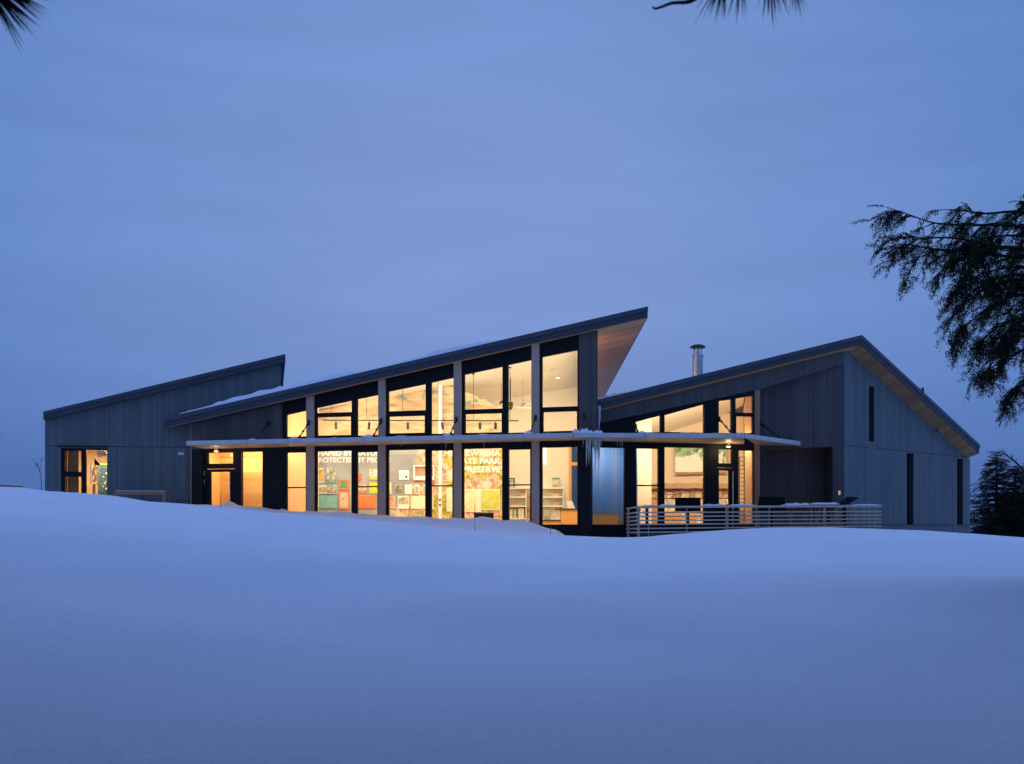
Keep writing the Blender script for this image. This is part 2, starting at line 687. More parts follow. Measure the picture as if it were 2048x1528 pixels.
def ground(X, Y):
    cu = CX + F * X / YCR
    zc = (HV - np.interp(cu, [t[0] for t in CREST], [t[1] for t in CREST])) / F * YCR
    t = np.clip((Y - 5) / (YCR - 5), 0, 1)
    g = t ** .60
    z = -1.66 + (zc + 1.66) * g
    z = np.where(Y < 5, -1.66 - .03 * (5 - Y) * smooth(5, -20, Y), z)
    past = np.clip(Y - YCR, 0, None)
    z = z - np.minimum(.012 * past ** 1.5, .3)
    u = CX + F * X / np.maximum(Y, 1)
    # cleared ground before the right wing
    low = smooth(1128, 1150, u) * (1 - smooth(1770, 1830, u)) * smooth(37.0, 40.0, Y)
    z = z * (1 - low) + low * np.minimum(z, -.32)
    # drifts against the glazed front
    fy = front_y(u)
    d = (fy - Y)
    zr = (HV - np.interp(u, [t[0] for t in BANK], [t[1] for t in BANK])) / F * (yC(u) - .75)
    w = np.where(d > .75, 1.5, .6)
    bump = np.exp(-((d - .75) / w) ** 2) * ((u > 370) & (u < 1140))
    z = z + np.maximum(zr - z, -.1) * bump
    # under the building
    inside = smooth(0.02, .22, Y - fy)
    z = z * (1 - inside) + inside * np.minimum(z, -.5)
    # slow undulation of the slope and the mountain falling away behind
    und = (.17 * np.sin(X * .33 + Y * .21) * np.sin(Y * .27 - X * .11 + 1.0) + .055 * np.sin(X * .9 + 2 * np.sin(Y * .5)) * np.sin(Y * .6) + .05 * np.sin(X * .5 - Y * .8) * np.sin(X * .23 + 2.0))
    z = z + und * smooth(5, 12, Y) * (1 - smooth(27, 34, Y))
    z = z - .05 * np.clip(Y - 66, 0, 500) - .012 * np.clip(Y - 566, 0, None)
    z = z - .02 * np.clip(np.abs(X) - 30, 0, 300)
    return z


def ground_z(x, y):
    return float(ground(np.array([float(x)]), np.array([float(y)]))[0])


def axis(lo, hi, step, far_lo, far_hi, grow=1.35):
    a = list(np.arange(lo, hi, step))
    st, x = step, hi
    while x < far_hi:
        a.append(x)
        st *= grow
        x += st
    st, x = step, lo
    while x > far_lo:
        st *= grow
        x -= st
        a.insert(0, x)
    return np.array(a)


gx_ = axis(-23.5, 23.5, .16, -2500, 2500)
gy_ = np.concatenate([axis(2.0, 34.0, .3, -400, 34.0)[:-1], np.arange(34.0, 50.0, .13), axis(50.0, 62.0, .6, 50.0, 3500)])
gy_ = np.unique(np.round(gy_, 4))
GX, GY = np.meshgrid(gx_, gy_)
GZ = ground(GX, GY)
nz = np.zeros_like(GZ)
for i in range(GX.shape[0]):
    if 2 < gy_[i] < 50:
        for j in range(GX.shape[1]):
            if abs(gx_[j]) < 25:
                p = Vector((GX[i, j], GY[i, j], 0))
                nz[i, j] = .012 * noise.noise(p * 1.1) + .006 * noise.noise(p * 3.1)
                if gy_[i] > 38:
                    nz[i, j] += .03 * noise.noise(p * 2.3 + Vector((9, 4, 1)))
GZ = GZ + nz
nx_, ny_ = len(gx_), len(gy_)
gm = bpy.data.meshes.new("snow_ground")
gv = np.stack([GX.ravel(), GY.ravel(), GZ.ravel()], 1)
idx = np.arange(nx_ * ny_).reshape(ny_, nx_)
gf = np.stack([idx[:-1, :-1].ravel(), idx[:-1, 1:].ravel(), idx[1:, 1:].ravel(), idx[1:, :-1].ravel()], 1)
gm.from_pydata(gv.tolist(), [], gf.tolist())
gm.polygons.foreach_set("use_smooth", [True] * len(gm.polygons))
gm.materials.append(M["snow"])
go = bpy.data.objects.new("snow_ground", gm)
COL.objects.link(go)
go["kind"] = "structure"
go["label"] = "smooth untouched snow slope rising to the building"

# ------------------------------------------------------------------ roofs


def fascia(parent, a, b, t, split=.42, out=(.055, .02), name="fascia"):
    """two-step fascia along the roof edge a-b"""
    a, b = Vector(a), Vector(b)
    d = (b - a)
    h = Vector((d.x, d.y, 0)).normalized()
    n = Vector((h.y, -h.x, 0))
    for key, z0, z1, o in (("fascia", -t * split, .012, out[0]), ("fascia_low", -t - .015, -t * split - .004, out[1])):
        mb = MB()
        p = [a + Vector((0, 0, z0)), b + Vector((0, 0, z0)), b + Vector((0, 0, z0)) + n * o, a + Vector((0, 0, z0)) + n * o,
             a + Vector((0, 0, z1)), b + Vector((0, 0, z1)), b + Vector((0, 0, z1)) + n * o, a + Vector((0, 0, z1)) + n * o]
        mb.hexa(p)
        mb.build(name if key == "fascia" else "trim_board", M[key], parent)


def roof_part(poly, t):
    mb = MB()
    mb.extrude(poly, (0, 0, -t))
    return mb.build("roof", M["fascia"], house)


roof_c = roof_part([cA, cB, cC, cD], TC)
fascia(roof_c, cA, cB, TC)
fascia(roof_c, cB, cC, TC, out=(.02, .008))
roof_l = roof_part([lA, lB, lC, lD], TL)
fascia(roof_l, lA, lB, TL)
mbr = MB()
mbr.extrude([rA, rB, rG, rA2], (0, 0, -TR))
mbr.extrude([rB, rC, rC2, rG], (0, 0, -TR))
roof_r = mbr.build("roof", M["fascia"], house)
fascia(roof_r, rA, rB, TR)
fascia(roof_r, rB, rC, TR)


def soffit_strips(parent, origin, along, across, n, w, a0, a1, roof, drop, mat, thick=.018):
    """planks on the underside of a roof; a0 and a1 give the start and end of a plank at distance t across"""
    mb = MB()
    for i in range(n):
        t0, t1 = i * w, (i + 1) * w - .006
        quad = []
        for t, f in ((t0, a0), (t0, a1), (t1, a1), (t1, a0)):
            q = origin + across * t
            x = q + along * f(t)
            quad.append(x)
        if (quad[1] - quad[0]).dot(along) < .02:
            continue
        jit = random.uniform(0, .004)
        top = [roof.p(q.x, q.y, -drop - .002) for q in quad]
        mb.extrude(top, (0, 0, -thick - jit))
    return mb.build("soffit_boards", mat, parent, kind="stuff")


# hall: planks run parallel to the eave, from the end pier to the right-hand edge
o2 = Vector((cB.x, cB.y))
Lc = Vector((cB.x - cA.x, cB.y - cA.y)).length
al = Vector((cB.x - cA.x, cB.y - cA.y)).normalized()
ac = Vector((-al.y, al.x))
edge = Vector((cC.x - cB.x, cC.y - cB.y))


def edge_at(t):
    k = t / edge.dot(ac)
    return (edge * k).dot(al) - .03


soffit_strips(roof_c, o2, al, ac, int(edge.dot(ac) / .13), .13, lambda t: edge_at(t) - 3.4 if t > .22 else -Lc + .05, edge_at, RC, TC, M["soffit"])
# right wing: narrow cedar strip under the eave, cedar boards under the gable overhang
o2 = Vector((rA.x, rA.y))
al = Vector((rB.x - rA.x, rB.y - rA.y)).normalized()
ac = Vector((-al.y, al.x))
Lr = Vector((rB.x - rA.x, rB.y - rA.y)).length
soffit_strips(roof_r, o2, al, ac, 3, .13, lambda t: .02, lambda t: Lr - .15 - t * .2, RR1, TR, M["cedar"])
ed = Vector((rC.x - rB.x, rC.y - rB.y))
edl = ed.length
ed = ed.normalized()
inn = Vector((-ed.y, ed.x))
mb = MB()
k = 0
while k * .13 < edl - .05:
    q0, q1 = k * .13, k * .13 + .124
    a = Vector((rB.x, rB.y)) + ed * q0
    b = Vector((rB.x, rB.y)) + ed * q1
    quad = [a + inn * .02, b + inn * .02, b + inn * .92, a + inn * .92]
    mb.extrude([RR2.p(q.x, q.y, -TR - .002) for q in quad], (0, 0, -.018 - random.uniform(0, .004)))
    k += 1
mb.build("soffit_boards", M["soffit_deep"], roof_r, kind="stuff")

# ------------------------------------------------------------------ siding walls
ONE = lambda z: (lambda q: z)


def rect(pl, u0, u1, vt, vb, n=0.0, vt1=None):
    """a hole from picture measures: (sa, sb, z0, zta, ztb)"""
    a, za = pl.px(u0, vt, n)
    b, zb_ = pl.px(u1, vt if vt1 is None else vt1, n)
    z0 = pl.px((u0 + u1) / 2, vb, n)[1]
    if vt1 is None:
        za = zb_ = (za + zb_) / 2
    return (a, b, z0, za, zb_)


def glass_in(pl, h, parent, n=-.06, name="glass", mat=None):
    mb = MB()
    mb.slab(pl, h[0] - .012, h[1] + .012, h[2] - .012, h[2] - .012, h[3] + .012, h[4] + .012, n - .008, n + .008)
    return mb.build(name, mat or M["glass"], parent)


def siding_wall(pl, s0, s1, zb, zt, holes, n=-.022, belt=None, depth=.2, mat="siding"):
    body = MB().cells(pl, s0, s1, zb, zt, holes, n - depth, n).build("wall", M["siding_back"], house)
    if belt is None:
        MB().boards(pl, s0, s1, zb, zt, holes, n + .001).build("siding_boards", M[mat], body, kind="stuff")
    else:
        lo, hi = belt - .012, belt + .012
        MB().boards(pl, s0, s1, zb, ONE(lo), holes, n + .001).build("siding_boards", M[mat], body, kind="stuff")
        MB().boards(pl, s0, s1, ONE(hi), zt, [h for h in holes if h[4] > hi], n + .001).build("siding_boards", M[mat], body, kind="stuff")
    return body


# left wing
hL = rect(PL, 122, 215.5, 896.5, 1040)
hL_full = (hL[0], hL[1], -.2, hL[3], hL[4])
wall_l = siding_wall(PL, PL.s(90), PL.s(562), ONE(-.4), zfun(RL, PL, 0, TL + .005), [hL_full, (PL.s(386), PL.s(561.5), -.3, 4.35, 4.35)], belt=PL.px(216, 893)[1])
MB().pbox(PL, hL[0] - .12, hL[1] + .02, hL[3] + .045, hL[3] + .085, .03, .09).build("window_hood", M["black"], wall_l)
pan = [rect(PL, 128, 162, 901, 943.5), rect(PL, 128, 162, 953, 1040), rect(PL, 172, 214, 899.5, 1040)]
fr = MB().cells(PL, hL[0], hL[1], ONE(-.2), ONE(hL[3]), pan, -.16, -.035).build("window", M["black"], house)
for h in pan:
    glass_in(PL, h, fr, -.1)
# return wall at the right-hand end of the left wing
q = PL.pt(PL.s(562), 0, -.03)
PLr = Plane(0, 1, 1, 1)
PLr.setup((q.x, q.y), (q.x - .22 * 11, q.y + .975 * 11))
MB().cells(PLr, .2, 11, ONE(-.4), zfun(RL, PLr, 0, TL + .01), [], -.1, 0).build("wall", M["siding_back"], house)
q = PL.pt(PL.s(90), 0, -.03)
PLl = Plane(0, 1, 1, 1)
PLl.setup((q.x, q.y), (q.x - .166 * 11, q.y + .986 * 11))
MB().cells(PLl, .2, 11, ONE(-.4), zfun(RL, PLl, 0, TL + .01), [], -.1, 0).build("wall", M["siding_back"], house)

# hall: siding above the entry, black entry panels below
s383, s565, s1158, s1193 = PC.s(383), PC.s(565), PC.s(1157), PC.s(1193)
zc_top = zfun(RC, PC, 0, TC + .022)
zEntry = PC.px(470, 897)[1]
wall_c = siding_wall(PC, s383, s565, ONE(zEntry), zc_top, [], mat="siding_brown")
MB().pbox(PC, s383 - .05, s383, -.4, zc_top(s383 - .05) - .03, -.5, .012).build("corner_trim", M["brown_timber"], wall_c)
door_open = rect(PC, 404, 481, 899, 1045)
tr_h = rect(PC, 413, 463.5, 904.5, 927)
leaf_h = rect(PC, 409, 467, 937, 1045)
side_h = rect(PC, 482, 524.5, 903, 1040)
ent = MB().cells(PC, s383, s565, ONE(-.4), ONE(zEntry), [(door_open[0], door_open[1], -.3, door_open[3], door_open[4]), side_h], -.2, -.01)
ent = ent.build("entry_panel", M["blackwall"], house)
glass_in(PC, side_h, ent, -.08)
dfr = MB().cells(PC, door_open[0], door_open[1], ONE(-.3), ONE(door_open[3]), [tr_h, (leaf_h[0], leaf_h[1], -.28, leaf_h[3], leaf_h[4])], -.24, -.10)
dfr = dfr.build("door_frame", M["black"], house)
glass_in(PC, tr_h, dfr, -.16)
gl_h = rect(PC, 418.5, 455.5, 943.5, 1040)
door = MB().cells(PC, leaf_h[0] + .01, leaf_h[1] - .01, ONE(-.26), ONE(leaf_h[3] - .015), [gl_h], -.2, -.14).build("door", M["black"], house)
glass_in(PC, gl_h, door, -.17)
a, b = PC.world(460, 945, -.07), PC.world(460, 1015, -.07)
MB().tube([a, b], [.016, .016]).build("handle", M["bright_steel"], door)
for v0, v1 in ((942, 951), (960, 969)):
    MB().tube([PC.world(408.5, v0, -.09), PC.world(408.5, v1, -.09)], [.014, .014]).build("hinge", M["bright_steel"], door)

# hall: end pier of siding
siding_wall(PC, s1158 + .02, s1193, ONE(3.63), zc_top, [], mat="siding_brown")
MB().pbox(PC, s1158 + .02, PC.s(1182), -.5, 3.628, -.3, -.012).build("corner_post", M["blackwall"], house)

# hall: four pale timber posts and five glazed bays
posts = [(612, 627), (756, 770), (907, 922), (1063, 1078)]
for a, b in posts:
    sa, sb = PC.s(a, .10), PC.s(b, .10)
    pl_top = lambda q: RC.z(*PC.xy(q, .1)) - TC - .02
    mb = MB()
    mb.slab(PC, sa, sb, -.45, -.45, pl_top(sa), pl_top(sb), -.14, .10)
    mb.build("post", M["pier"], house, bevel=.01)

bays = [
    (565, 612, [(572.5, 612, 829.5, 821, 873)], [(573, 611, 905, 1075)]),
    (627, 756, [(633, 703, 815.7, 800.7, 825), (634, 701.5, 833.4, None, 870.5), (714, 756, 798, 789.4, 870.5)],
     [(633.5, 702.5, 902, 1080), (714, 754.5, 904, 1080)]),
    (770, 907, [(776.4, 850.9, 783, 767.7, 821.4), (777.5, 849, 832, None, 866), (862, 907, 765, 755, 867)],
     [(776.5, 850, 899.5, 1080), (862, 904.5, 901, 1080)]),
    (922, 1063, [(928.6, 1004.7, 749, 733, 818), (930, 1003, 827, None, 865), (1015.8, 1062.5, 729.7, 719.5, 865)],
     [(927, 1004, 897, 1080), (1017, 1060, 899, 1080)]),
    (1078, 1157, [(1084, 1154.8, 714, 700, 813.4), (1086, 1153.5, 823, None, 862)], [(1084, 1154.5, 894.5, 1049)]),
]
z_tran = 3.62
for bi, (u0, u1, ups, lows) in enumerate(bays):
    s0, s1 = PC.s(u0) + (.03 if bi else 0), PC.s(u1) - .0
    holes = []
    for (a, b, va, vb, vbot) in ups:
        holes.append(rect(PC, a, b, va, vbot, 0, vb))
    # black head panel under the roof, then the frame
    ztop_line = lambda q, h=holes: min(zc_top(q), 99)
    fr = MB().cells(PC, s0, s1, ONE(z_tran), zc_top, holes, -.14, -.012).build("window", M["black"], house)
    for h in holes:
        glass_in(PC, h, fr, -.075)
    holes = [rect(PC, a, b, va, vbot) for (a, b, va, vbot) in lows]
    fr = MB().cells(PC, s0, s1, ONE(-.5), ONE(z_tran - .002), holes, -.14, -.012).build("window", M["black"], house)
    for i, h in enumerate(holes):
        glass_in(PC, h, fr, -.075)
        if (bi, i) in ((0, 0), (1, 1), (2, 1), (3, 1)):
            MB().pbox(PC, h[0], h[1], 1.835, 1.885, -.11, -.03).build("glazing_bar", M["black"], fr)

# right wing: black glazed front under a siding band
sR0, sR1 = PR.s(1160), PR.s(1509)
BAND = [(1150, 854.5), (1203, 843), (1511, 778), (1690, 724)]


def band_z(q):
    # invert s -> u by search
    p = PR.xy(q)
    u = CX + F * p.x / p.y
    return (HV - lin(u, BAND)) / F * p.y


holesR_up = [rect(PR, 1272, 1321.5, 844, 864, 0, 831), rect(PR, 1329.5, 1408.7, 830.6, 864.5, 0, 808.6), rect(PR, 1438, 1463.6, 802, 866, 0, 798.5),
             rect(PR, 1471.5, 1506.4, 797, 825.5, 0, 791.5), rect(PR, 1473, 1506, 832.5, 866)]
holesR_lo = [rect(PR, 1181.5, 1249.5, 895, 1049), rect(PR, 1273, 1317.5, 897, 1047), rect(PR, 1329.5, 1408.7, 895, 1047),
             rect(PR, 1478, 1508, 901, 1046)]
dR = rect(PR, 1432, 1472, 894, 1054)
trR = rect(PR, 1438.5, 1465, 898, 926.5)
leafR = rect(PR, 1434.5, 1469.5, 935, 1053)
fr = MB().cells(PR, sR0, sR1, ONE(3.62), lambda q: band_z(q) + .02, holesR_up, -.16, -.012).build("window", M["black"], house)
for h in holesR_up:
    glass_in(PR, h, fr, -.08)
fr = MB().cells(PR, sR0, sR1, ONE(-.6), ONE(3.618), holesR_lo + [(dR[0], dR[1], -.05, dR[3], dR[4])], -.16, -.012).build("window", M["black"], house)
for i, h in enumerate(holesR_lo):
    glass_in(PR, h, fr, -.08)
h = holesR_lo[1]
MB().pbox(PR, h[0], h[1], 1.825, 1.875, -.12, -.03).build("glazing_bar", M["black"], fr)
dfr = MB().cells(PR, dR[0], dR[1], ONE(-.05), ONE(dR[3]), [trR, (leafR[0], leafR[1], -.04, leafR[3], leafR[4])], -.2, -.05).build("door_frame", M["black"], house)
glass_in(PR, trR, dfr, -.12)
glR = rect(PR, 1440, 1459.5, 941, 1040)
door = MB().cells(PR, leafR[0] + .01, leafR[1] - .01, ONE(-.03), ONE(leafR[3] - .012), [glR], -.16, -.1).build("door", M["black"], house)
glass_in(PR, glR, door, -.13)
hd = MB().tube([PR.world(1466, 943, .03), PR.world(1466, 1053, .03)], [.02, .02])
for v in (957.5, 1038):
    hd.tube([PR.world(1466, v, .03), PR.world(1463, v, -.1)], [.014, .014])
hd.build("handle", M["bright_steel"], door)
# timber post at the end of the glazing
MB().pbox(PR, PR.s(1509.5), PR.s(1520), -.4, PR.px(1515, 779)[1], -.9, .01).build("post", M["brown_timber"], house, bevel=.008)
# siding band that carries the eave
zr_top = lambda q: RR1.z(*PR.xy(q, .0)) - TR - .024
sB0, sB1 = PR.s(1160), PR.s(1688) - .01
body = MB()
qs = sorted(set([sB0, PR.s(1203), PR.s(1511), sB1]))
for a, b in zip(qs[:-1], qs[1:]):
    body.slab(PR, a, b, band_z(a), band_z(b), zr_top(a), zr_top(b), -.17, .03)
body = body.build("wall", M["siding_back"], house)
MB().boards(PR, sB0, sB1, lambda q: band_z(q) - .01, zr_top, [], .031).build("siding_boards", M["siding_brown"], body, kind="stuff")
tr_ = MB()
for a, b in zip(qs[:-1], qs[1:]):
    tr_.slab(PR, a, b, band_z(a) - .05, band_z(b) - .05, band_z(a) - .012, band_z(b) - .012, -.16, .05)
tr_.build("drip_board", M["siding_brown"], body)

# set-back siding wall with the alcove
sF0, sF1 = PF.s(1508), PF.s(1688) - .02
alc = rect(PF, 1520, 1665, 894, 1075)
alc = (alc[0], alc[1], -.5, PF.px(1520, 895.5)[1], PF.px(1665, 893.3)[1])
zf_top = lambda q: band_z(PR.s(CX + F * PF.xy(q).x / PF.xy(q).y)) + .25
siding_wall(PF, sF0, sF1, ONE(-.5), zf_top, [alc], mat="siding_brown")
back_al = siding_wall(PF, alc[0] - .1, alc[1] + .1, ONE(-.5), ONE(alc[4] + .2), [], n=-1.1, mat="siding_alcove")
mb = MB()
mb.slab(PF, alc[0] - .02, alc[1] + .02, alc[3] + .012, alc[4] + .012, alc[3] + .1, alc[4] + .1, -1.08, -.06)
mb.build("soffit", M["cedar"], back_al)
for q0, q1 in ((alc[0] - .12, alc[0] - .004), (alc[1] + .004, alc[1] + .12)):
    MB().pbox(PF, q0, q1, -.5, alc[4] + .1, -1.08, -.24).build("side_panel", M["siding_back"], back_al)

# end wall
slits = [rect(PE, 1737.8, 1748.6, 773, 883), rect(PE, 1813.8, 1827, 906.5, 1050.5), rect(PE, 1914, 1926, 917.5, 1049)]
ze_top = zfun(RR2, PE, 0, TR + .024)
wall_e = siding_wall(PE, PE.s(1688), PE.s(1940), ONE(-.8), ze_top, slits, belt=PE.px(1760, 897)[1], depth=.3)
MB().pbox(PE, PE.s(1688) + .03, PE.s(1940), .355, .38, .004, .03).build("base_trim", M["siding_back"], wall_e)
for i, h in enumerate(slits):
    fr = MB().cells(PE, h[0] - .02, h[1] + .02, ONE(h[2] - .02), ONE(h[3] + .02), [(h[0] + .05, h[1] - .05, h[2] + .05, h[3] - .05, h[4] - .05)], -.3, -.22)
    fr = fr.build("window", M["black"], house)
    glass_in(PE, (h[0] + .05, h[1] - .05, h[2] + .05, h[3] - .05, h[4] - .05), fr, -.27, mat=M["dark_glass"])
# corner board
MB().pbox(PE, -.035, .015, -.8, ze_top(0) - .01, -.05, .035).build("corner_trim", M["siding"], wall_e)
# far corner return
q = PE.pt(PE.s(1940), 0, -.03)
PEr = Plane(0, 1, 1, 1)
PEr.setup((q.x, q.y), (q.x - .686 * 8, q.y + .728 * 8))
MB().cells(PEr, .02, 8, ONE(-1), zfun(RR2, PEr, 0, TR + .02), [], -.1, 0).build("wall", M["siding_back"], house)

# ------------------------------------------------------------------ canopy
Z0, Z1 = 3.545, 3.712
front = [P(372, 890, 45.40), P(1146, 890, 41.70), P(1489, 890, 42.00), P(1601, 890, 45.56)]


def front_at(u):
    for a, b in zip(front[:-1], front[1:]):
        ua, ub = CX + F * a.x / a.y, CX + F * b.x / b.y
        if ua - 1 <= u <= ub + 1:
            k = (u - CX) / F
            d = b - a
            t = (k * a.y - a.x) / (d.x - k * d.y)
            return Vector((a.x + d.x * t, a.y + d.y * t))
    return Vector((front[0].x, front[0].y))


canopy = MB()
canopy.bar(PC.pt(PC.s(390), 3.63, .05), PC.pt(PC.s(1150), 3.63, .05), .06, .12)
canopy = canopy.build("canopy", M["blackwall"], house)


def back_at(u):
    if u < 1160:
        p = PC.xy(PC.s(max(u, 378)), .0)
    else:
        p = PR.xy(PR.s(min(u, 1512)), .0)
    return Vector((p.x, p.y))


seams = [372, 493.7, 575.8, 727.5, 885, 1048, 1146.5, 1289, 1489]
for a, b in zip(seams[:-1], seams[1:]):
    f0, f1 = front_at(a), front_at(b)
    b0, b1 = back_at(a), back_at(b)
    if a == 372:
        b0 = Vector((f0.x + .25, PL.px(390, 1000)[1] * 0 + PC.xy(PC.s(384)).y - .06))
    dd = (f1 - f0).normalized() * .006
    mb = MB()
    mb.extrude([(f0.x + dd.x, f0.y + dd.y, Z1), (f1.x - dd.x, f1.y - dd.y, Z1), (b1.x - dd.x, b1.y, Z1), (b0.x + dd.x, b0.y, Z1)], (0, 0, Z0 - Z1))
    mb.build("canopy_panel", M["canopy"], canopy, bevel=.006)
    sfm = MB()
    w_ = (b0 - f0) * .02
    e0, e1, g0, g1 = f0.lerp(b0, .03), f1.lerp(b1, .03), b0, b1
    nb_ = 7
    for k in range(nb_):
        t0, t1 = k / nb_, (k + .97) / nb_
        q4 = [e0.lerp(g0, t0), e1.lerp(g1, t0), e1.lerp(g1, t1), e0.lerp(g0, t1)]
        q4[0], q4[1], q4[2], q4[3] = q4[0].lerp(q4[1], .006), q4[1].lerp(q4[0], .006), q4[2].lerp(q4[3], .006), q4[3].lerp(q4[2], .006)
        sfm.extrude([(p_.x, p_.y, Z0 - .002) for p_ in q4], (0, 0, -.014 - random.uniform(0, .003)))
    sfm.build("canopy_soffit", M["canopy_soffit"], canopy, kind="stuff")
f0, f1 = front_at(1489), Vector((front[3].x, front[3].y))
b1 = back_at(1512)
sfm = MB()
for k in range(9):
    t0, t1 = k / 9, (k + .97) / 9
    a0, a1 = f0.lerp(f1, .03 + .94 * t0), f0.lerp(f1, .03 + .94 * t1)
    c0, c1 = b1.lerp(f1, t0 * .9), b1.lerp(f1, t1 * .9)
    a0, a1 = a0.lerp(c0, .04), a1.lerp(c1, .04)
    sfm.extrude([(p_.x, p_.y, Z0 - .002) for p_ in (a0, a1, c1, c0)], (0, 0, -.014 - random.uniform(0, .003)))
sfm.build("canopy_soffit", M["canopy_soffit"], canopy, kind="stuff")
mb = MB()
mb.extrude([(f0.x + .008, f0.y, Z1), (f1.x, f1.y, Z1), (PF.xy(PF.s(1596), .05).x, PF.xy(PF.s(1596), .05).y, Z1), (b1.x + .02, b1.y + .6, Z1), (b1.x, b1.y, Z1)], (0, 0, Z0 - Z1))
mb.build("canopy_panel", M["canopy"], canopy, bevel=.006)
# tie rods
ties = [(511, 536, 846, "C"), (593.5, 617.5, 845, "C"), (743, 762, 842, "C"), (897, 912.5, 839, "C"), (1058, 1071, 835.5, "C"), (1156, 1168, 832, "C"),
        (1279, 1263.5, 835, "R"), (1466, 1438.5, 838, "R"), (1571, 1521, 846.5, "F")]
for ul, uu, vu, w in ties:
    f = front_at(ul)
    pl = {"C": PC, "R": PR, "F": PF}[w]
    n_at = .11 if w == "C" else .02
    top = pl.world(uu, vu, n_at)
    inward = Vector((top.x, top.y)) - f
    low = f + inward.normalized() * .22
    lo = Vector((low.x, low.y, Z1 + .02))
    d = top - lo
    mb = MB()
    mb.tube([lo, top], [.024, .024], 8)
    for a, b in ((.10, .17), (.42, .47), (.80, .86)):
        mb.tube([lo + d * a, lo + d * b], [.046, .046], 8)
    mb.bar(top - Vector((0, 0, .1)), top + Vector((0, 0, .1)), .09, .07)
    mb.build("tie_rod", M["dark_metal"], canopy)

# ------------------------------------------------------------------ chimney and vents on the right roof
yc = 47.0
base = P(1395.5, 757, yc)
rz = RR1.z(base.x, yc)
ch = MB()
zt_ = (HV - 712) / F * yc
ch.tube([(base.x, yc, rz - .2), (base.x, yc, zt_)], [.218, .218], 20)
chimney = ch.build("chimney", M["steel"], house, smooth=False)
MB().tube([(base.x, yc, zt_ - .03), (base.x, yc, zt_ + .03)], [.245, .245], 20).build("collar", M["steel"], chimney)
mb = MB()
for k in range(6):
    a = k * math.pi / 3 + .3
    mb.tube([(base.x + .17 * math.cos(a), yc + .17 * math.sin(a), zt_), (base.x + .17 * math.cos(a), yc + .17 * math.sin(a), zt_ + .36)], [.02, .02], 6)
mb.tube([(base.x, yc, zt_), (base.x, yc, zt_ + .25)], [.07, .07], 10)
mb.build("cap_support", M["steel"], chimney)
zz = zt_ + .36
MB().tube([(base.x, yc, zz - .03), (base.x, yc, zz + .02), (base.x, yc, zz + .10), (base.x, yc, zz + .14)], [.30, .335, .20, .02], 20).build("rain_cap", M["dark_metal"], chimney)
for uu, vt in ((1839.5, 777), (1845.5, 775.5)):
    yv = 50.6
    x = (uu - CX) / F * yv
    MB().tube([(x, yv, RR2.z(x, yv) - .2), (x, yv, (HV - vt) / F * yv)], [.055, .055], 10).build("roof_vent", M["dark_metal"], house)

# ------------------------------------------------------------------ interior shells
zc_in = lambda x, y: RC.z(x, y) - TC - .05


def wall_between(a, b, z0, ztop, mat, name="interior_wall", t=.08, parent=None):
    """an interior wall from plan point a to plan point b; ztop is a height or a function of x and y"""
    pl = Plane(0, 1, 1, 1)
    pl.setup(a, b)
    top = (lambda q: ztop(*pl.xy(q))) if callable(ztop) else ONE(ztop)
    return MB().cells(pl, 0, pl.len, ONE(z0), top, [], -t, 0).build(name, mat, parent or house), pl


xy = lambda p: (p.x, p.y)
# ceilings just under the roofs
mb = MB()
cin = [PC.xy(s383 + .1, -.16), PC.xy(s1193 - .05, -.16), Vector((3.9, 60.0)), Vector((-13.5, 60.0))]
mb.extrude([(p.x, p.y, zc_in(p.x, p.y)) for p in cin], (0, 0, .03))
mb.build("ceiling", M["ceiling"], house)
mb = MB()
rin = [PR.xy(sR0, -.18), PR.xy(PR.s(1500), -.18), Vector((10.5, 51.5)), Vector((3.3, 51.5))]
mb.extrude([(p.x, p.y, RR1.z(p.x, p.y) - TR - .05) for p in rin], (0, 0, .03))
mb.build("ceiling", M["ceiling"], house)
MB().box(-20.5, 4.2, 46.2, 60, .2, .30).build("floor", M["floor"], house)
mb = MB()
mb.extrude([(3.05, 43.6, .3), (9.6, 45.2, .3), (10.5, 51.5, .3), (3.05, 51.5, .3)], (0, 0, -.1))
mb.build("floor", M["floor"], house)
mb = MB()
mb.extrude([(*PC.xy(s565, -.16), .3), (*PC.xy(PC.s(1162), -.16), .3), (2.8, 46.18, .3), (-9.2, 46.18, .3)], (0, 0, -.1))
mb.build("floor", M["floor"], house)

# entry: honey planks on the wall behind the door
pa, pb = PC.xy(PC.s(398), -1.7), PC.xy(PC.s(572), -1.7)
wl_, PEN = wall_between(xy(pa), xy(pb), .2, 3.9, M["siding_back"])
mb = MB()
z = .3
while z < 3.85:
    mb.pbox(PEN, 0, PEN.len, z, z + .118, .002, .02 + random.uniform(0, .004))
    z += .122
mb.build("wall_planks", M["plank"], wl_, kind="stuff")
wall_between(xy(PC.xy(PC.s(396), -.24)), xy(pa), .2, 3.9, M["plank"])
mb = MB()
mb.extrude([(*PC.xy(s383, -.22), 3.62), (*PC.xy(s565, -.22), 3.62), (*PC.xy(s565, -1.9), 3.62), (*PC.xy(s383, -1.9), 3.62)], (0, 0, .05))
mb.build("ceiling", M["ceiling"], house)
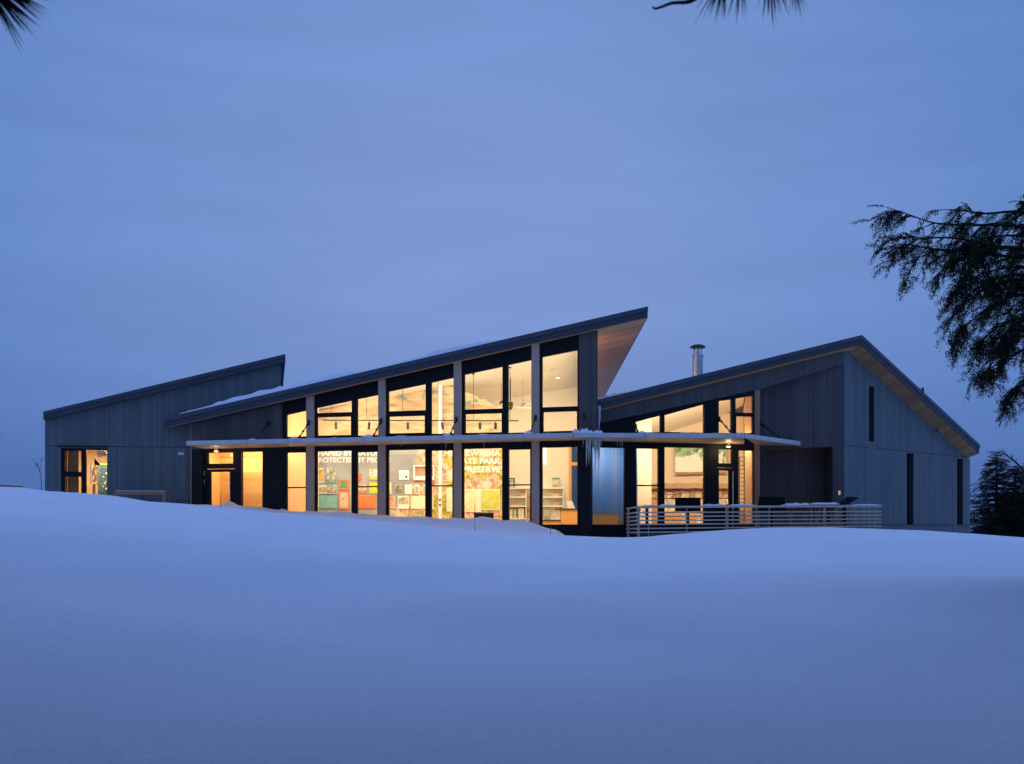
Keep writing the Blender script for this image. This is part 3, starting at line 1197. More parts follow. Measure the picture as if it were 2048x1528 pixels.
# left side of the hall: tan partition, then a cream one
PM = Plane(592, 49.0, 1012, 48.5)
wall_between(xy(PC.xy(PC.s(566), -.2)), (PC.xy(PC.s(592), -2.0).x - .35, PC.xy(PC.s(592), -2.0).y), .2, zc_in, M["tan"])
p1 = PC.xy(PC.s(592), -2.0)
wall_between((p1.x - .35, p1.y), (p1.x - .02, p1.y + .05), .2, zc_in, M["tan"])
a = PM.xy(PM.s(592.5))
wall_between((p1.x - .02, p1.y + .05), (a.x - .1, a.y), .2, zc_in, M["cream"])
b = PM.xy(PM.s(628))
wall_between((a.x - .1, a.y), xy(b), .2, zc_in, M["cream"])
# back and right side of the hall
xr = 3.30
BY = 55.0
PB = Plane(0, 1, 1, 1)
PB.setup((-6.5, BY), (xr - .02, BY))
wh = [rect(PB, 1143, 1168, 890, 924.5), rect(PB, 1143, 1168, 931, 1030)]
mbw = MB().cells(PB, 0, PB.len, ONE(.2), lambda q: zc_in(*PB.xy(q)), wh, -.1, 0).build("interior_wall", M["cream"], house)
mb = MB().cells(PB, wh[0][0] - .13, wh[0][1] + .02, ONE(wh[1][2] - .1), ONE(wh[0][3] + .12), wh, .004, .06)
wfr = mb.build("window", M["orange_wood"], house)
for h in wh:
    glass_in(PB, h, wfr, -.05, mat=M["dusk_glass"])
q0 = PC.xy(PC.s(1164), -.23)
wall_between((q0.x, q0.y), (xr - .02, BY), .2, lambda x, y: zc_in(x, y) - .75, M["cream"])  # gap added under the ceiling to spill hall light onto the overhang
bl = PM.xy(PM.s(628))
wall_between((bl.x, bl.y + .1), (-6.5, BY), .2, zc_in, M["cream"])

# mural wall, free-standing, its top following the ceiling and then falling to the right
top_tab = [(592, 832), (633, 823), (756, 795), (882, 766.5), (1012, 813)]
us = [628, 690, 756, 820, 882, 940, 1012]
mb = MB()
q_s = [PM.s(u) for u in us]
z_s = [PM.px(u, lin(u, top_tab))[1] for u in us]
fv, ff, uvs = [], [], []
for q, zt in zip(q_s, z_s):
    for n in (0, -.1):
        for zz in (.2, zt):
            fv.append(PM.pt(q, zz, n))
            uvs.append((q, zz))
mb.v = [tuple(p) for p in fv]
for i in range(len(us) - 1):
    a, b = i * 4, i * 4 + 4
    mb.f += [(a, b, b + 1, a + 1), (a + 2, a + 3, b + 3, b + 2), (a + 1, b + 1, b + 3, a + 3)]
mb.f += [(0, 1, 3, 2), (len(us) * 4 - 4, len(us) * 4 - 2, len(us) * 4 - 1, len(us) * 4 - 3)]
mb.uv = uvs


def mural_material(q_split):
    k = NM("landscape_wall_print", rough=.6)
    tc = k.n("ShaderNodeTexCoord")
    sp = k.n("ShaderNodeSeparateXYZ")
    k.l(tc.outputs["UV"], sp.inputs[0])
    s_, z_ = sp.outputs["X"], sp.outputs["Y"]

    def nse(sx, sy, scale, detail=6, dist=.6):
        mp = k.n("ShaderNodeMapping")
        mp.inputs["Scale"].default_value = (sx, sy, 1)
        k.l(tc.outputs["UV"], mp.inputs[0])
        return k.noise(mp.outputs[0], scale, detail, .62, dist)

    strata = nse(.5, 1.9, 1.3, 8, 1.0)
    cliff = k.ramp(strata, [(.30, (.26, .17, .09)), (.46, (.50, .35, .19)), (.58, (.64, .47, .28)), (.72, (.42, .29, .16))])
    water = k.ramp(nse(.5, .9, 1.1, 5, .8), [(.56, (0, 0, 0)), (.60, (1, 1, 1))])
    hi = k.ramp(z_, [(0, (0, 0, 0)), (1, (1, 1, 1))])
    zz = k.math("MULTIPLY", k.math("SUBTRACT", z_, 5.0), 1.4)
    cliff = k.mix(k.math("MULTIPLY", water, k.math("MINIMUM", k.math("MAXIMUM", zz, 0.0), .85)), cliff, (.10, .22, .27))
    grey = k.ramp(nse(.4, .4, 1.0, 3, .2), [(.3, (.23, .24, .245)), (.7, (.46, .475, .48))])
    rock = k.ramp(nse(1, 1, 3.2, 8, 1.4), [(.32, (.30, .13, .06)), (.45, (.66, .36, .22)), (.55, (.82, .60, .44)), (.70, (.88, .74, .58))])
    leaf = k.ramp(nse(1, 1, 7.0, 6, .8), [(.35, (.12, .13, .02)), (.5, (.45, .38, .03)), (.65, (.75, .60, .06))])
    mixm = k.ramp(nse(1, 1, .9, 5, 1.2), [(.50, (0, 0, 0)), (.56, (1, 1, 1))])
    scen = k.mix(mixm, rock, leaf)
    edge_n = k.math("MULTIPLY", k.math("SUBTRACT", nse(1, 1, 1.2, 5, .8), .5), 2.4)
    lowish = k.math("MULTIPLY", k.math("SUBTRACT", 2.2, z_), 1.0)
    f = k.math("ADD", k.math("ADD", k.math("SUBTRACT", s_, q_split), edge_n), k.math("MULTIPLY", k.math("MAXIMUM", lowish, 0.0), .9))
    f = k.math("MINIMUM", k.math("MAXIMUM", k.math("MULTIPLY", f, 2.5), 0.0), 1.0)
    lower = k.mix(f, grey, scen)
    g = k.math("ADD", k.math("MULTIPLY", k.math("SUBTRACT", z_, 3.75), 3.0), k.math("MULTIPLY", k.math("SUBTRACT", strata, .5), 1.5))
    g = k.math("MINIMUM", k.math("MAXIMUM", g, 0.0), 1.0)
    k.color(k.mix(g, lower, cliff))
    return k.m


mural = mb.build("mural_wall", mural_material(PM.s(826)), house)


def lettering(txt, pl, u0, u1, vt, vb, mat, parent, n=.012, thick=.012, name="lettering", fit=True):
    cu = bpy.data.curves.new("lettering", "FONT")
    cu.body = txt
    cu.offset = .022
    cu.extrude = .01
    cu.resolution_u = 3
    ob = bpy.data.objects.new("lettering", cu)
    COL.objects.link(ob)
    bpy.context.view_layer.update()
    me = bpy.data.meshes.new_from_object(ob.evaluated_get(bpy.context.evaluated_depsgraph_get()))
    bpy.data.objects.remove(ob)
    co = np.array([v.co[:] for v in me.vertices])
    lo, hi_ = co.min(0), co.max(0)
    s0, z1 = pl.px(u0, vt, n)
    s1, z0 = pl.px(u1, vb, n)
    o0 = world_origin(parent)
    for v in me.vertices:
        a = (v.co.x - lo[0]) / (hi_[0] - lo[0])
        b = (v.co.y - lo[1]) / (hi_[1] - lo[1])
        c = (v.co.z - lo[2]) / max(hi_[2] - lo[2], 1e-6)
        v.co = pl.pt(s0 + (s1 - s0) * a, z0 + (z1 - z0) * b, n - thick + thick * c * 2) - o0
    me.materials.append(mat)
    o = bpy.data.objects.new(name, me)
    COL.objects.link(o)
    o.parent = parent
    o["kind"] = "stuff"
    return o


lettering("SHAPED BY NATURE", PM, 628.5, 768, 901.8, 911, M["white"], mural)
lettering("PROTECTED BY PEOPLE", PM, 630.5, 781, 915, 924.8, M["white"], mural)
lettering("MINNEWASKA", PM, 888, 1001, 901.2, 912, M["white"], mural)
lettering("STATE PARK", PM, 906, 1001, 916.6, 927.6, M["white"], mural)
lettering("PRESERVE", PM, 926.5, 1001, 933, 944.6, M["white"], mural)

# right wing shells
zr_in = lambda x, y: RR1.z(x, y) - TR - .06
wall_between(xy(PR.xy(PR.s(1170), -.2)), (3.62, 51.4), .2, zr_in, M["cream"])
wall_between((3.3, 50.6), (10.4, 50.6), .2, zr_in, M["peach"])
p0 = PR.xy(PR.s(1259), -.2)
p1 = P(1266, 900, 45.5)
wall_between(xy(p0), (p1.x, p1.y), .2, zr_in, M["cream"])
pnear = Plane(1254, 46.6, 1303, 46.9)
wall_between(xy(pnear.xy(0)), xy(pnear.xy(pnear.len)), .2, zr_in, M["peach"])
q = pnear.xy(pnear.len)
wall_between(xy(q), (q.x + .35, 50.6), .2, zr_in, M["peach"])
p0 = PR.xy(PR.s(1511), -.18)
wall_between(xy(p0), (10.45, 50.6), .2, zr_in, M["plank"])
# streaked blue wall put in behind the single wide window
PBL = Plane(1160, 45.0, 1275, 45.3)
kb = NM("blue_streaked_panel", rough=.55)
v = kb.coord(scale=(2.2, 2.2, .12))
kb.color(kb.ramp(kb.noise(v, 2.2, 6, .6, .3), [(.3, (.05, .17, .46)), (.5, (.075, .20, .48)), (.66, (.15, .23, .43)), (.8, (.23, .27, .40))]))
wall_between(xy(PBL.xy(0)), xy(PBL.xy(PBL.len)), .2, 4.4, kb.m, name="blue_panel_wall")

# room behind the left window
lroom = [PL.xy(PL.s(112), -.25), PL.xy(PL.s(250), -.25), PL.xy(PL.s(250), -3.2), PL.xy(PL.s(112), -3.2)]
wall_between(xy(lroom[1]), xy(lroom[2]), .2, 3.7, M["cream"])
wall_between(xy(lroom[2]), xy(lroom[3]), .2, 3.7, M["peach"])
wall_between(xy(lroom[3]), xy(lroom[0]), .2, 3.7, M["tan"])
mb = MB()
mb.extrude([(p.x, p.y, 3.68) for p in lroom], (0, 0, .05))
mb.build("ceiling", M["ceiling"], house)

# ------------------------------------------------------------------ lamps inside


def area(name, loc, target, sx, sy, power, color=(1.0, .76, .45)):
    d = bpy.data.lights.new(name, "AREA")
    d.shape = "RECTANGLE"
    d.size, d.size_y = sx, sy
    d.energy = power
    d.color = color
    o = bpy.data.objects.new(name, d)
    COL.objects.link(o)
    o.parent = house
    o.location = Vector(loc) - world_origin(house)
    o.rotation_euler = (Vector(target) - Vector(loc)).to_track_quat("-Z", "Y").to_euler()
    return o


WARM = (1.0, .80, .52)
for u0, z_off, pw in ((668, .42, 98), (825, .46, 106), (972, .5, 122), (1108, .5, 102)):
    q = PC.s(u0)
    p = PC.xy(q, -.36)
    zt = RC.z(p.x, p.y) - TC - .32
    t = PM.xy(PM.s(u0)) if u0 < 1000 else PC.xy(q, -7)
    area("wall_washer", (p.x, p.y, zt), (t.x, t.y, 2.2), 1.3, .08, pw * 1.0, WARM)
    # up-light on the ledge behind the canopy
    area("up_light", (p.x, p.y, 3.72), (p.x, p.y + 1.6, 6.5), 2.0, .12, pw * .5, WARM)
    # picture lights over the exhibits, set behind the spandrel
    area("wall_washer", (p.x, p.y, 3.58), (t.x, t.y, 1.5), 1.2, .1, pw * .62, (1, .80, .53))
# lights added just inside the glass to warm the snow bank outside
for u0 in (690, 838, 990, 1118):
    p = PC.xy(PC.s(u0), -.55)
    area("spill_light", (p.x, p.y, 3.56), (p.x - PC.nn.x * -.25, p.y + PC.nn.y * .25, 1.2), 1.0, .12, 22, (1, .78, .46))
# deep part of the hall
area("ceiling_lamp", (1.2, 50.0, 6.3), (1.2, 51.5, 2.0), 1.6, 1.2, 175, WARM)
area("ceiling_lamp", (-2.5, 52.0, 5.9), (-2.5, 53.0, 2.0), 1.6, 1.2, 130, WARM)
# entry
p = PC.xy(PC.s(450), -.8)
area("ceiling_lamp", (p.x, p.y, 3.55), (p.x, p.y + .55, 1.2), 1.6, .3, 52, (1, .74, .42))
p = PC.xy(PC.s(525), -.8)
area("ceiling_lamp", (p.x, p.y, 3.55), (p.x, p.y + .7, 1.8), 1.2, .3, 72, (1, .80, .52))
# first narrow bay
p = PC.xy(PC.s(596), -.3)
area("wall_washer", (p.x, p.y, 3.62), (p.x, p.y + 2.0, 1.6), .5, .1, 15, WARM)
area("up_light", (p.x, p.y, 3.74), (p.x, p.y + 1.4, 5.0), .5, .1, 9, WARM)
# right wing
for u0, pw in ((1295, 18), (1370, 122), (1450, 46), (1493, 36)):
    p = PR.xy(PR.s(u0), -.4)
    area("wall_washer", (p.x, p.y, 3.66), (p.x, p.y + 3, 1.7), 1.0 if u0 == 1370 else .5, .1, pw, WARM)
    area("up_light", (p.x, p.y, 3.74), (p.x, p.y + 2.0, 5.4), 1.0 if u0 == 1370 else .5, .1, pw * .4, WARM)
p = PR.xy(PR.s(1215), -.5)
area("wall_washer", (p.x, p.y, 3.5), (p.x, p.y + 1.4, .8), 1.0, .1, 42, (1, .92, .84))
# left room
p = PL.xy(PL.s(190), -1.2)
area("ceiling_lamp", (p.x, p.y, 3.6), (p.x, p.y, 1), 1.0, .6, 95, (1, .70, .38))

# ------------------------------------------------------------------ exhibits on the mural wall


def print_mat(name, base, a, b, scale=3.0):
    k = NM(name, base, .5)
    n = k.noise(k.coord(), scale, 8, .68, .25)
    k.color(k.ramp(n, [(.36, a), (.5, base), (.64, b)]))
    return k.m


TEAL, ORG, YEL, PALE, WHT = (.16, .42, .40), (.86, .20, .045), (.86, .60, .015), (.80, .84, .56), (.86, .86, .82)
# u0,u1,v0,v1, board colour, picture colours (mid, dark, light), picture margins (l,r,t,b in share), label
EX = [
    (631, 647, 935.6, 965, (.62, .66, .58), ((.70, .36, .06), (.35, .15, .03), (.85, .62, .2)), (.08, .05, .12, .14), "pale board with orange photo, leftmost in the top row beneath the lettering"),
    (653, 673, 934.5, 965.7, TEAL, ((.34, .36, .28), (.08, .12, .08), (.86, .80, .72)), (.0, .0, .0, .10), "tall photo board with teal foot, beside the orange photo board"),
    (631, 653, 970.7, 987, (.80, .76, .66), ((.44, .36, .26), (.18, .22, .16), (.75, .48, .18)), (.0, .0, .2, .15), "wide low board with brown hills photo above the big teal board"),
    (654.5, 674, 969.5, 988, (.42, .50, .46), ((.38, .34, .26), (.05, .12, .12), (.88, .82, .68)), (.0, .05, .05, .12), "small dark photo board with a pale figure, above the big teal board"),
    (632, 673.5, 992, 1017, TEAL, ((.20, .46, .42), (.15, .40, .38), (.34, .52, .46)), (.03, .03, .05, .05), "big teal board at the foot of the grey wall"),
    (678, 698.5, 959.5, 980, ORG, ((.10, .32, .16), (.03, .10, .07), (.18, .42, .22)), (.14, .2, .08, .2), "orange framed board with green photo, above the orange fossil board"),
    (678, 698.5, 983.5, 1018, ORG, ((.84, .52, .32), (.35, .26, .04), (.90, .66, .46)), (.1, .1, .06, .08), "tall orange board with a pale picture in it"),
    (716, 723.5, 947, 962, ORG, ((.80, .16, .04), (.30, .03, .02), (.86, .24, .08)), (.1, .1, .1, .1), "small red board alone behind the second window"),
    (738, 755, 938, 959, YEL, ((.60, .58, .50), (.08, .07, .06), (.84, .82, .74)), (.02, .02, .03, .16), "board with grey photo over a yellow foot"),
    (738.5, 756, 965, 987, YEL, ((.86, .60, .015), (.82, .56, .012), (.88, .64, .03)), (.06, .06, .06, .06), "plain yellow board under the grey photo"),
    (716, 734, 967, 987, ORG, ((.52, .44, .32), (.10, .14, .12), (.82, .76, .66)), (.0, .08, .05, .25), "small photo board with an orange foot, above the large orange board"),
    (716, 752, 991, 1017, ORG, ((.86, .21, .045), (.83, .18, .035), (.88, .26, .07)), (.03, .03, .05, .05), "large plain orange board near the floor"),
    (798, 818, 940.6, 959.5, (.90, .90, .88), ((.90, .90, .88), (.80, .74, .60), (.90, .90, .88)), (.08, .08, .1, .1), "bright white board with a small dark emblem"),
    (776.5, 783, 964.5, 988, (.80, .70, .28), ((.80, .70, .28), (.78, .66, .25), (.84, .74, .34)), (.08, .08, .1, .1), "narrow pale yellow board by the second timber post"),
    (790, 804, 969, 985, (.60, .55, .30), ((.22, .20, .10), (.04, .05, .03), (.80, .74, .56)), (.04, .04, .06, .06), "small board with a dark forest photo"),
    (809.5, 824, 969, 988, WHT, ((.88, .86, .80), (.84, .80, .74), (.90, .89, .84)), (.06, .06, .08, .2), "plain white text board in the middle row"),
    (829, 839.5, 969, 988, WHT, ((.50, .44, .38), (.10, .08, .07), (.80, .70, .62)), (.12, .12, .18, .1), "white framed dark photo board in the middle row"),
    (845.5, 853, 969, 988, (.66, .74, .62), ((.40, .52, .44), (.14, .2, .18), (.7, .76, .66)), (.1, .1, .1, .1), "narrow pale green photo board beside the wide mullion"),
    (777, 790, 993, 1016, (.80, .66, .46), ((.70, .34, .16), (.25, .10, .05), (.80, .70, .60)), (.0, .05, .05, .1), "colourful board at floor level by the second timber post"),
    (795.6, 818, 992, 1017.5, WHT, ((.46, .42, .26), (.16, .18, .10), (.86, .76, .56)), (.05, .05, .1, .35), "white board with landscape strip photo near the floor"),
    (822, 867, 992, 1018, PALE, ((.80, .84, .58), (.78, .82, .54), (.84, .86, .64)), (.03, .03, .05, .05), "large blank pale green board near the floor"),
    (893, 904.5, 976, 1023, (.74, .78, .56), ((.72, .74, .50), (.62, .62, .36), (.80, .80, .62)), (.15, .08, .05, .1), "upright pale green board left of the third timber post"),
    (925, 962, 978, 1024, (.84, .80, .60), ((.80, .74, .40), (.66, .60, .12), (.86, .82, .62)), (.03, .22, .03, .06), "cream map board beside the yellow green map"),
    (963, 999.5, 979, 1020, (.82, .82, .46), ((.62, .60, .06), (.50, .52, .05), (.74, .68, .20)), (.03, .03, .04, .06), "yellow green trail map board with a pale lake in it"),
]
for i, (u0, u1, v0, v1, bc, (pm, pd, plt), mg, lab) in enumerate(EX):
    s0, z1 = PM.px(u0, v0, .05)
    s1, z0 = PM.px(u1, v1, .05)
    c = PM.pt((s0 + s1) / 2, z0, .03)
    t = thing("exhibit_panel", lab, "exhibit panel", c, "exhibit panels on the mural wall")
    MB().pbox(PM, s0, s1, z0, z1, .012, .045).build("board", flat_mat("board", bc, .5, 0, .04), t)
    w, h = s1 - s0, z1 - z0
    MB().pbox(PM, s0 + w * mg[0] + .004, s1 - w * mg[1] - .004, z0 + h * mg[3], z1 - h * mg[2] - .004, .046, .052).build("picture", print_mat("picture", pm, pd, plt, 3.2), t)
    if "emblem" in lab:
        c2 = PM.world(812.5, 953.5, .055)
        MB().tube([c2, c2 + Vector((PM.nn.x, PM.nn.y, 0)) * .006], [.05, .05], 12).build("emblem", M["dark_metal"], t)
    if "lake" in lab:
        mb = MB()
        lake = [PM.world(981 + 3 * math.cos(k * .7) * (1 + .2 * math.sin(k * 2.0)), 1006 + 5.5 * math.sin(k * .7), .053) for k in range(9)]
        mb.extrude(lake, (PM.nn.x * .004, PM.nn.y * .004, 0))
        mb.build("lake_print", flat_mat("lake", (.50, .64, .60), .5), t)

# glass-framed landscape and the display frame around it
s0, z1 = PM.px(827, 930.5, .2)
s1, z0 = PM.px(868.5, 960, .2)
t = thing("display_case", "white framed glass case with brown landscape model behind the third bay", "display case", PM.pt((s0 + s1) / 2, z0, .1))
mb = MB()
for a, b, c, d in ((s0, s1, z1 - .05, z1), (s0, s1, z0, z0 + .05), (s0, s0 + .05, z0 + .05, z1 - .05), (s1 - .05, s1, z0 + .05, z1 - .05)):
    mb.pbox(PM, a, b, c, d, .012, .22)
mb.build("frame", M["white"], t)
MB().pbox(PM, s0 + .05, s1 - .05, z0 + .05, z1 - .05, .012, .03).build("backing", print_mat("brown_land", (.52, .30, .17), (.42, .22, .12), (.62, .44, .30), 2.0), t)
MB().pbox(PM, s0 + .05, s1 - .05, z0 + .05, z0 + .17, .031, .18).build("model_base", M["white"], t)

# white post that carries the roof inside
p = PM.world(880.5, 1027, .5)
hp = MB()
hp.tube([(p.x, p.y, .28), (p.x, p.y, RC.z(p.x, p.y) - TC - .06)], [.075, .075], 14)
hp = hp.build("interior_column", M["white"], house, smooth=False)
MB().tube([(p.x, p.y, .29), (p.x, p.y, .36)], [.12, .10], 14).build("base_plate", M["dark_metal"], hp)
for vv in (999, 1009):
    q = PM.world(880, vv, .58)
    MB().box(q.x - .035, q.x + .035, q.y - .01, q.y + .012, q.z - .07, q.z + .03).build("socket_plate", M["dark_metal"], hp)

# boulder exhibit and low desk
p = PM.world(746, 1027, .7)
me = bpy.data.meshes.new("boulder")
mb = MB()
rings, seg = 7, 12
for i in range(rings + 1):
    th = math.pi * i / rings
    for k in range(seg):
        ph = 2 * math.pi * k / seg
        d = Vector((math.sin(th) * math.cos(ph) * .34, math.sin(th) * math.sin(ph) * .24, math.cos(th) * .22))
        d *= 1 + .3 * noise.noise(d * 4 + Vector((3, 1, 2)))
        mb.v.append((p.x + d.x, p.y + d.y, .48 + d.z))
for i in range(rings):
    for k in range(seg):
        mb.f.append((i * seg + k, i * seg + (k + 1) % seg, (i + 1) * seg + (k + 1) % seg, (i + 1) * seg + k))
tag(mb.build("boulder_exhibit", flat_mat("tan_boulder", (.66, .42, .20), .8, 0, .25, 5), smooth=True), "rounded tan boulder on the floor below the orange boards", "boulder")
p = PM.world(968, 1040, 1.3)
t = thing("reception_stand", "low dark box stand in front of the map boards", "stand", (p.x, p.y, .3))
zt = PM.px(968, 1025.5, 1.3)[1]
MB().box(p.x - .42, p.x + .40, p.y - .2, p.y + .2, .3, zt - .04).build("cabinet", M["plastic"], t)
MB().box(p.x - .45, p.x + .43, p.y - .23, p.y + .23, zt - .04, zt).build("top", M["counter_top"], t)

# track lights: one long rail on six drop rods
ytr = 46.9
tA, tB = P(646, 840.3, ytr), P(1037, 841.5, ytr)
t = thing("track_light", "long black track light hung on thin rods across the hall", "track light", (tA + tB) / 2)
MB().bar(tA, tB, .035, .045).build("rail", M["dark_metal"], t)
for u0 in (662.5, 733.5, 805.5, 876.5, 947, 1020):
    q = P(u0, 840, ytr)
    zt = zc_in(q.x, q.y)
    mb = MB().tube([(q.x, q.y, q.z + .02), (q.x, q.y, zt - .02)], [.010, .010], 6)
    mb.tube([(q.x, q.y, zt - .045), (q.x, q.y, zt - .005)], [.06, .06], 10)
    mb.build("drop_rod", M["dark_metal"], t)
for u0, tilt in ((671.7, .0), (738.5, .03), (815.7, .0), (883.5, -.05), (960, .0), (991, .0)):
    q = P(u0, 840, ytr)
    mb = MB().tube([(q.x, q.y, q.z - .02), (q.x, q.y, q.z - .13)], [.012, .012], 6)
    mb.tube([(q.x, q.y, q.z - .11), (q.x - tilt, q.y + .08, q.z - .37)], [.058, .058], 12)
    mb.build("lamp_head", M["dark_metal"], t)

# ceiling fan behind the fourth bay
pf = P(1021, 815, 49.5)
t = thing("ceiling_fan", "dark ceiling fan with long pale blades behind the fourth bay", "ceiling fan", pf)
MB().tube([pf, (pf.x, pf.y, zc_in(pf.x, pf.y) - .02)], [.02, .02], 8).build("down_rod", M["dark_metal"], t)
MB().tube([pf + Vector((0, 0, -.08)), pf + Vector((0, 0, .05)), pf + Vector((0, 0, .22)), pf + Vector((0, 0, .25))], [.06, .12, .12, .05], 14).build("motor", M["dark_metal"], t)
for k in range(5):
    a = .35 + k * 2 * math.pi / 5
    d = Vector((math.cos(a), math.sin(a), 0))
    r = Vector((-d.y, d.x, 0))
    mb = MB()
    p0, p1 = pf + d * .12, pf + d * 1.35
    mb.hexa([p0 - r * .06, p1 - r * .08, p1 + r * .08 + Vector((0, 0, .02)), p0 + r * .06 + Vector((0, 0, .02)),
             p0 - r * .06 + Vector((0, 0, .012)), p1 - r * .08 + Vector((0, 0, .012)), p1 + r * .08 + Vector((0, 0, .032)), p0 + r * .06 + Vector((0, 0, .032))])
    mb.build("blade", M["peach"], t)
for u0, v0, y0, lab in ((1003, 804, 50.5, "small dark spotlight on the hall ceiling near the gable of the mural wall"), (1046, 808, 50.5, "small dark spotlight right of the ceiling fan")):
    q = P(u0, v0, y0)
    t = thing("spotlight", lab, "spotlight", q, "ceiling spotlights")
    zt = zc_in(q.x, q.y)
    MB().tube([q, (q.x, q.y, zt)], [.008, .008], 6).build("stem", M["dark_metal"], t)
    MB().tube([q + Vector((-.07, 0, -.06)), q + Vector((.07, .05, .05))], [.06, .05], 10).build("lamp_head", M["dark_metal"], t)
# recessed lamp and detector on the ceiling behind the fifth bay


def on_ceiling(u, v):
    y = 44.0
    for _ in range(400):
        q = P(u, v, y)
        if q.z > zc_in(q.x, q.y):
            return q
        y += .05
    return q


q = on_ceiling(1116, 755)
t = thing("ceiling_light", "small round lit lamp set in the sloping ceiling behind the fifth bay", "ceiling light", q)
MB().tube([q + Vector((0, 0, -.02)), q + Vector((0, 0, .05))], [.12, .12], 16).build("trim_ring", M["white"], t)
MB().tube([q + Vector((0, 0, -.03)), q + Vector((0, 0, -.022))], [.085, .085], 16).build("lens", M["lamp_glow"], t)
q = on_ceiling(1104, 738)
tag(MB().tube([q + Vector((0, 0, -.06)), q + Vector((0, 0, -.03)), q + Vector((0, 0, .04))], [.05, .085, .09], 14).build("smoke_detector", M["tan"]), "round smoke detector on the ceiling above the lit lamp", "smoke detector")

# ------------------------------------------------------------------ shelves and counter behind bays four and five
PS = Plane(0, 1, 1, 1)
PS.setup((-.6, BY - .02), (3.0, BY - .02))
t = thing("shelf_unit", "cream open shelf unit along the back wall behind bays four and five", "shelf", (1.0, BY - .2, .3))
sl, sr = PS.s(1008), PS.s(1126)
for v0 in (976.5, 994.5, 1012.5, 1037.5):
    z = PS.px(1080, v0, .2)[1]
    MB().pbox(PS, sl, sr, z - .035, z + .035, .0, .42).build("shelf", M["white"], t)
for u0 in (1008, 1052, 1126):
    q = PS.s(u0)
    MB().pbox(PS, q - .03, q + .03, .3, PS.px(1080, 977, .2)[1] - .04, .0, .40).build("side_panel", M["cream"], t)
zs = [PS.px(1080, v, .2)[1] + .037 for v in (976.5, 994.5, 1012.5, 1037.5)]
items = [
    (1018.5, 1029.5, 0, .46, (.045, .06, .035), "dark green notice board standing on the top shelf", "notice"),
    (1104, 1119.5, 0, .46, (.62, .72, .60), "pale green picture box standing on the top shelf", "box"),
    (1041, 1051, 1, .17, (.70, .42, .16), "orange box on the second shelf beside the fourth post", "box"),
    (1100, 1118, 1, .15, (.72, .48, .20), "long orange box on the second shelf behind the fifth bay", "box"),
    (1020, 1036, 2, .07, (.66, .36, .12), "low flat orange box on the third shelf", "box"),
    (1103, 1119, 2, .16, (.56, .40, .24), "woven brown basket on the third shelf", "basket"),
    (1019.5, 1025, 3, .42, (.80, .78, .52), "tall pale yellow folder on the bottom shelf", "folder"),
    (1027, 1032.5, 3, .40, (.60, .66, .46), "green picture book on the bottom shelf", "book"),
    (1036.5, 1047.5, 3, .46, (.90, .84, .64), "broad cream card on the bottom shelf", "card"),
    (1088, 1098, 3, .40, (.50, .58, .52), "framed pale landscape card above the lower counter", "card"),
]
for i, (u0, u1, lv, h, c, lab, cat) in enumerate(items):
    a, b = PS.s(u0, .25), PS.s(u1, .25)
    m = print_mat("item", c, tuple(x * .7 for x in c), tuple(min(1, x * 1.15) for x in c), 8)
    if i in (0, 1):
        t2 = thing({"notice": "notice_board", "box": "picture_box"}[cat], lab, cat, PS.pt((a + b) / 2, zs[lv], .25), "goods on the shelf unit")
        MB().pbox(PS, a, b, zs[lv], zs[lv] + h, .2, .26).build("board", m, t2)
        w = b - a
        if i == 0:
            for k, (x0, x1, y0) in enumerate(((.1, .28, .80), (.34, .74, .78), (.12, .80, .64), (.16, .74, .48), (.12, .80, .34), (.1, .74, .18), (.1, .78, .08))):
                MB().pbox(PS, a + w * x0, a + w * x1, zs[lv] + h * y0, zs[lv] + h * (y0 + .08), .262, .268).build("print_line", M["white"], t2)
        else:
            MB().pbox(PS, a, b, zs[lv] + h * .86, zs[lv] + h, .262, .27).build("band", flat_mat("green_band", (.10, .25, .16)), t2)
            MB().pbox(PS, a + w * .1, a + w * .75, zs[lv] + h * .04, zs[lv] + h * .34, .262, .268).build("picture", print_mat("picbox", (.25, .45, .32), (.55, .12, .06), (.75, .62, .45), 9), t2)
            MB().pbox(PS, a + w * .8, b, zs[lv], zs[lv] + h * .85, .262, .268).build("edge_strip", flat_mat("orange_strip", (.80, .44, .16)), t2)
    else:
        tag(MB().pbox(PS, a, b, zs[lv], zs[lv] + h, .12, .30).build({"folder": "folder", "book": "picture_book", "card": "card", "basket": "basket"}.get(cat, "box"), m), lab, cat, "goods on the shelf unit")
# bright lit screen at the upper left of bay five
s0, z1 = PB.px(1083, 895, .3)
s1, z0 = PB.px(1093, 928, .3)
tag(MB().pbox(PB, s0, s1, z0, z1, .01, .06).build("white_banner", emit_material("lit_panel", (1, .97, .90), .8)), "bright white hanging panel at the left of the fifth bay", "panel")
# stone column by the fourth post
ps = Plane(1053, 51.5, 1064, 51.4)
t = thing("stone_column", "rough brown stone column behind the fourth timber post", "column", ps.pt(ps.len / 2, .3, 0))
zt = ps.px(1058, 986)[1]
MB().pbox(ps, 0, ps.len, .3, zt - .02, -.4, -.03).build("core", M["brown_timber"], t)
stone_m = None


def stone_material(name, a, b, c):
    k = NM(name, rough=.85)
    n = k.noise(k.coord(), 5, 7, .6, .5)
    oi = k.n("ShaderNodeObjectInfo").outputs["Random"]
    f = k.math("ADD", k.math("MULTIPLY", n, .55), k.math("MULTIPLY", oi, .45))
    k.color(k.ramp(f, [(.25, a), (.5, b), (.75, c)]))
    k.bump(n, .5, .03)
    return k.m


M["stone"] = stone_material("field_stone", (.26, .16, .08), (.46, .31, .17), (.62, .46, .29))


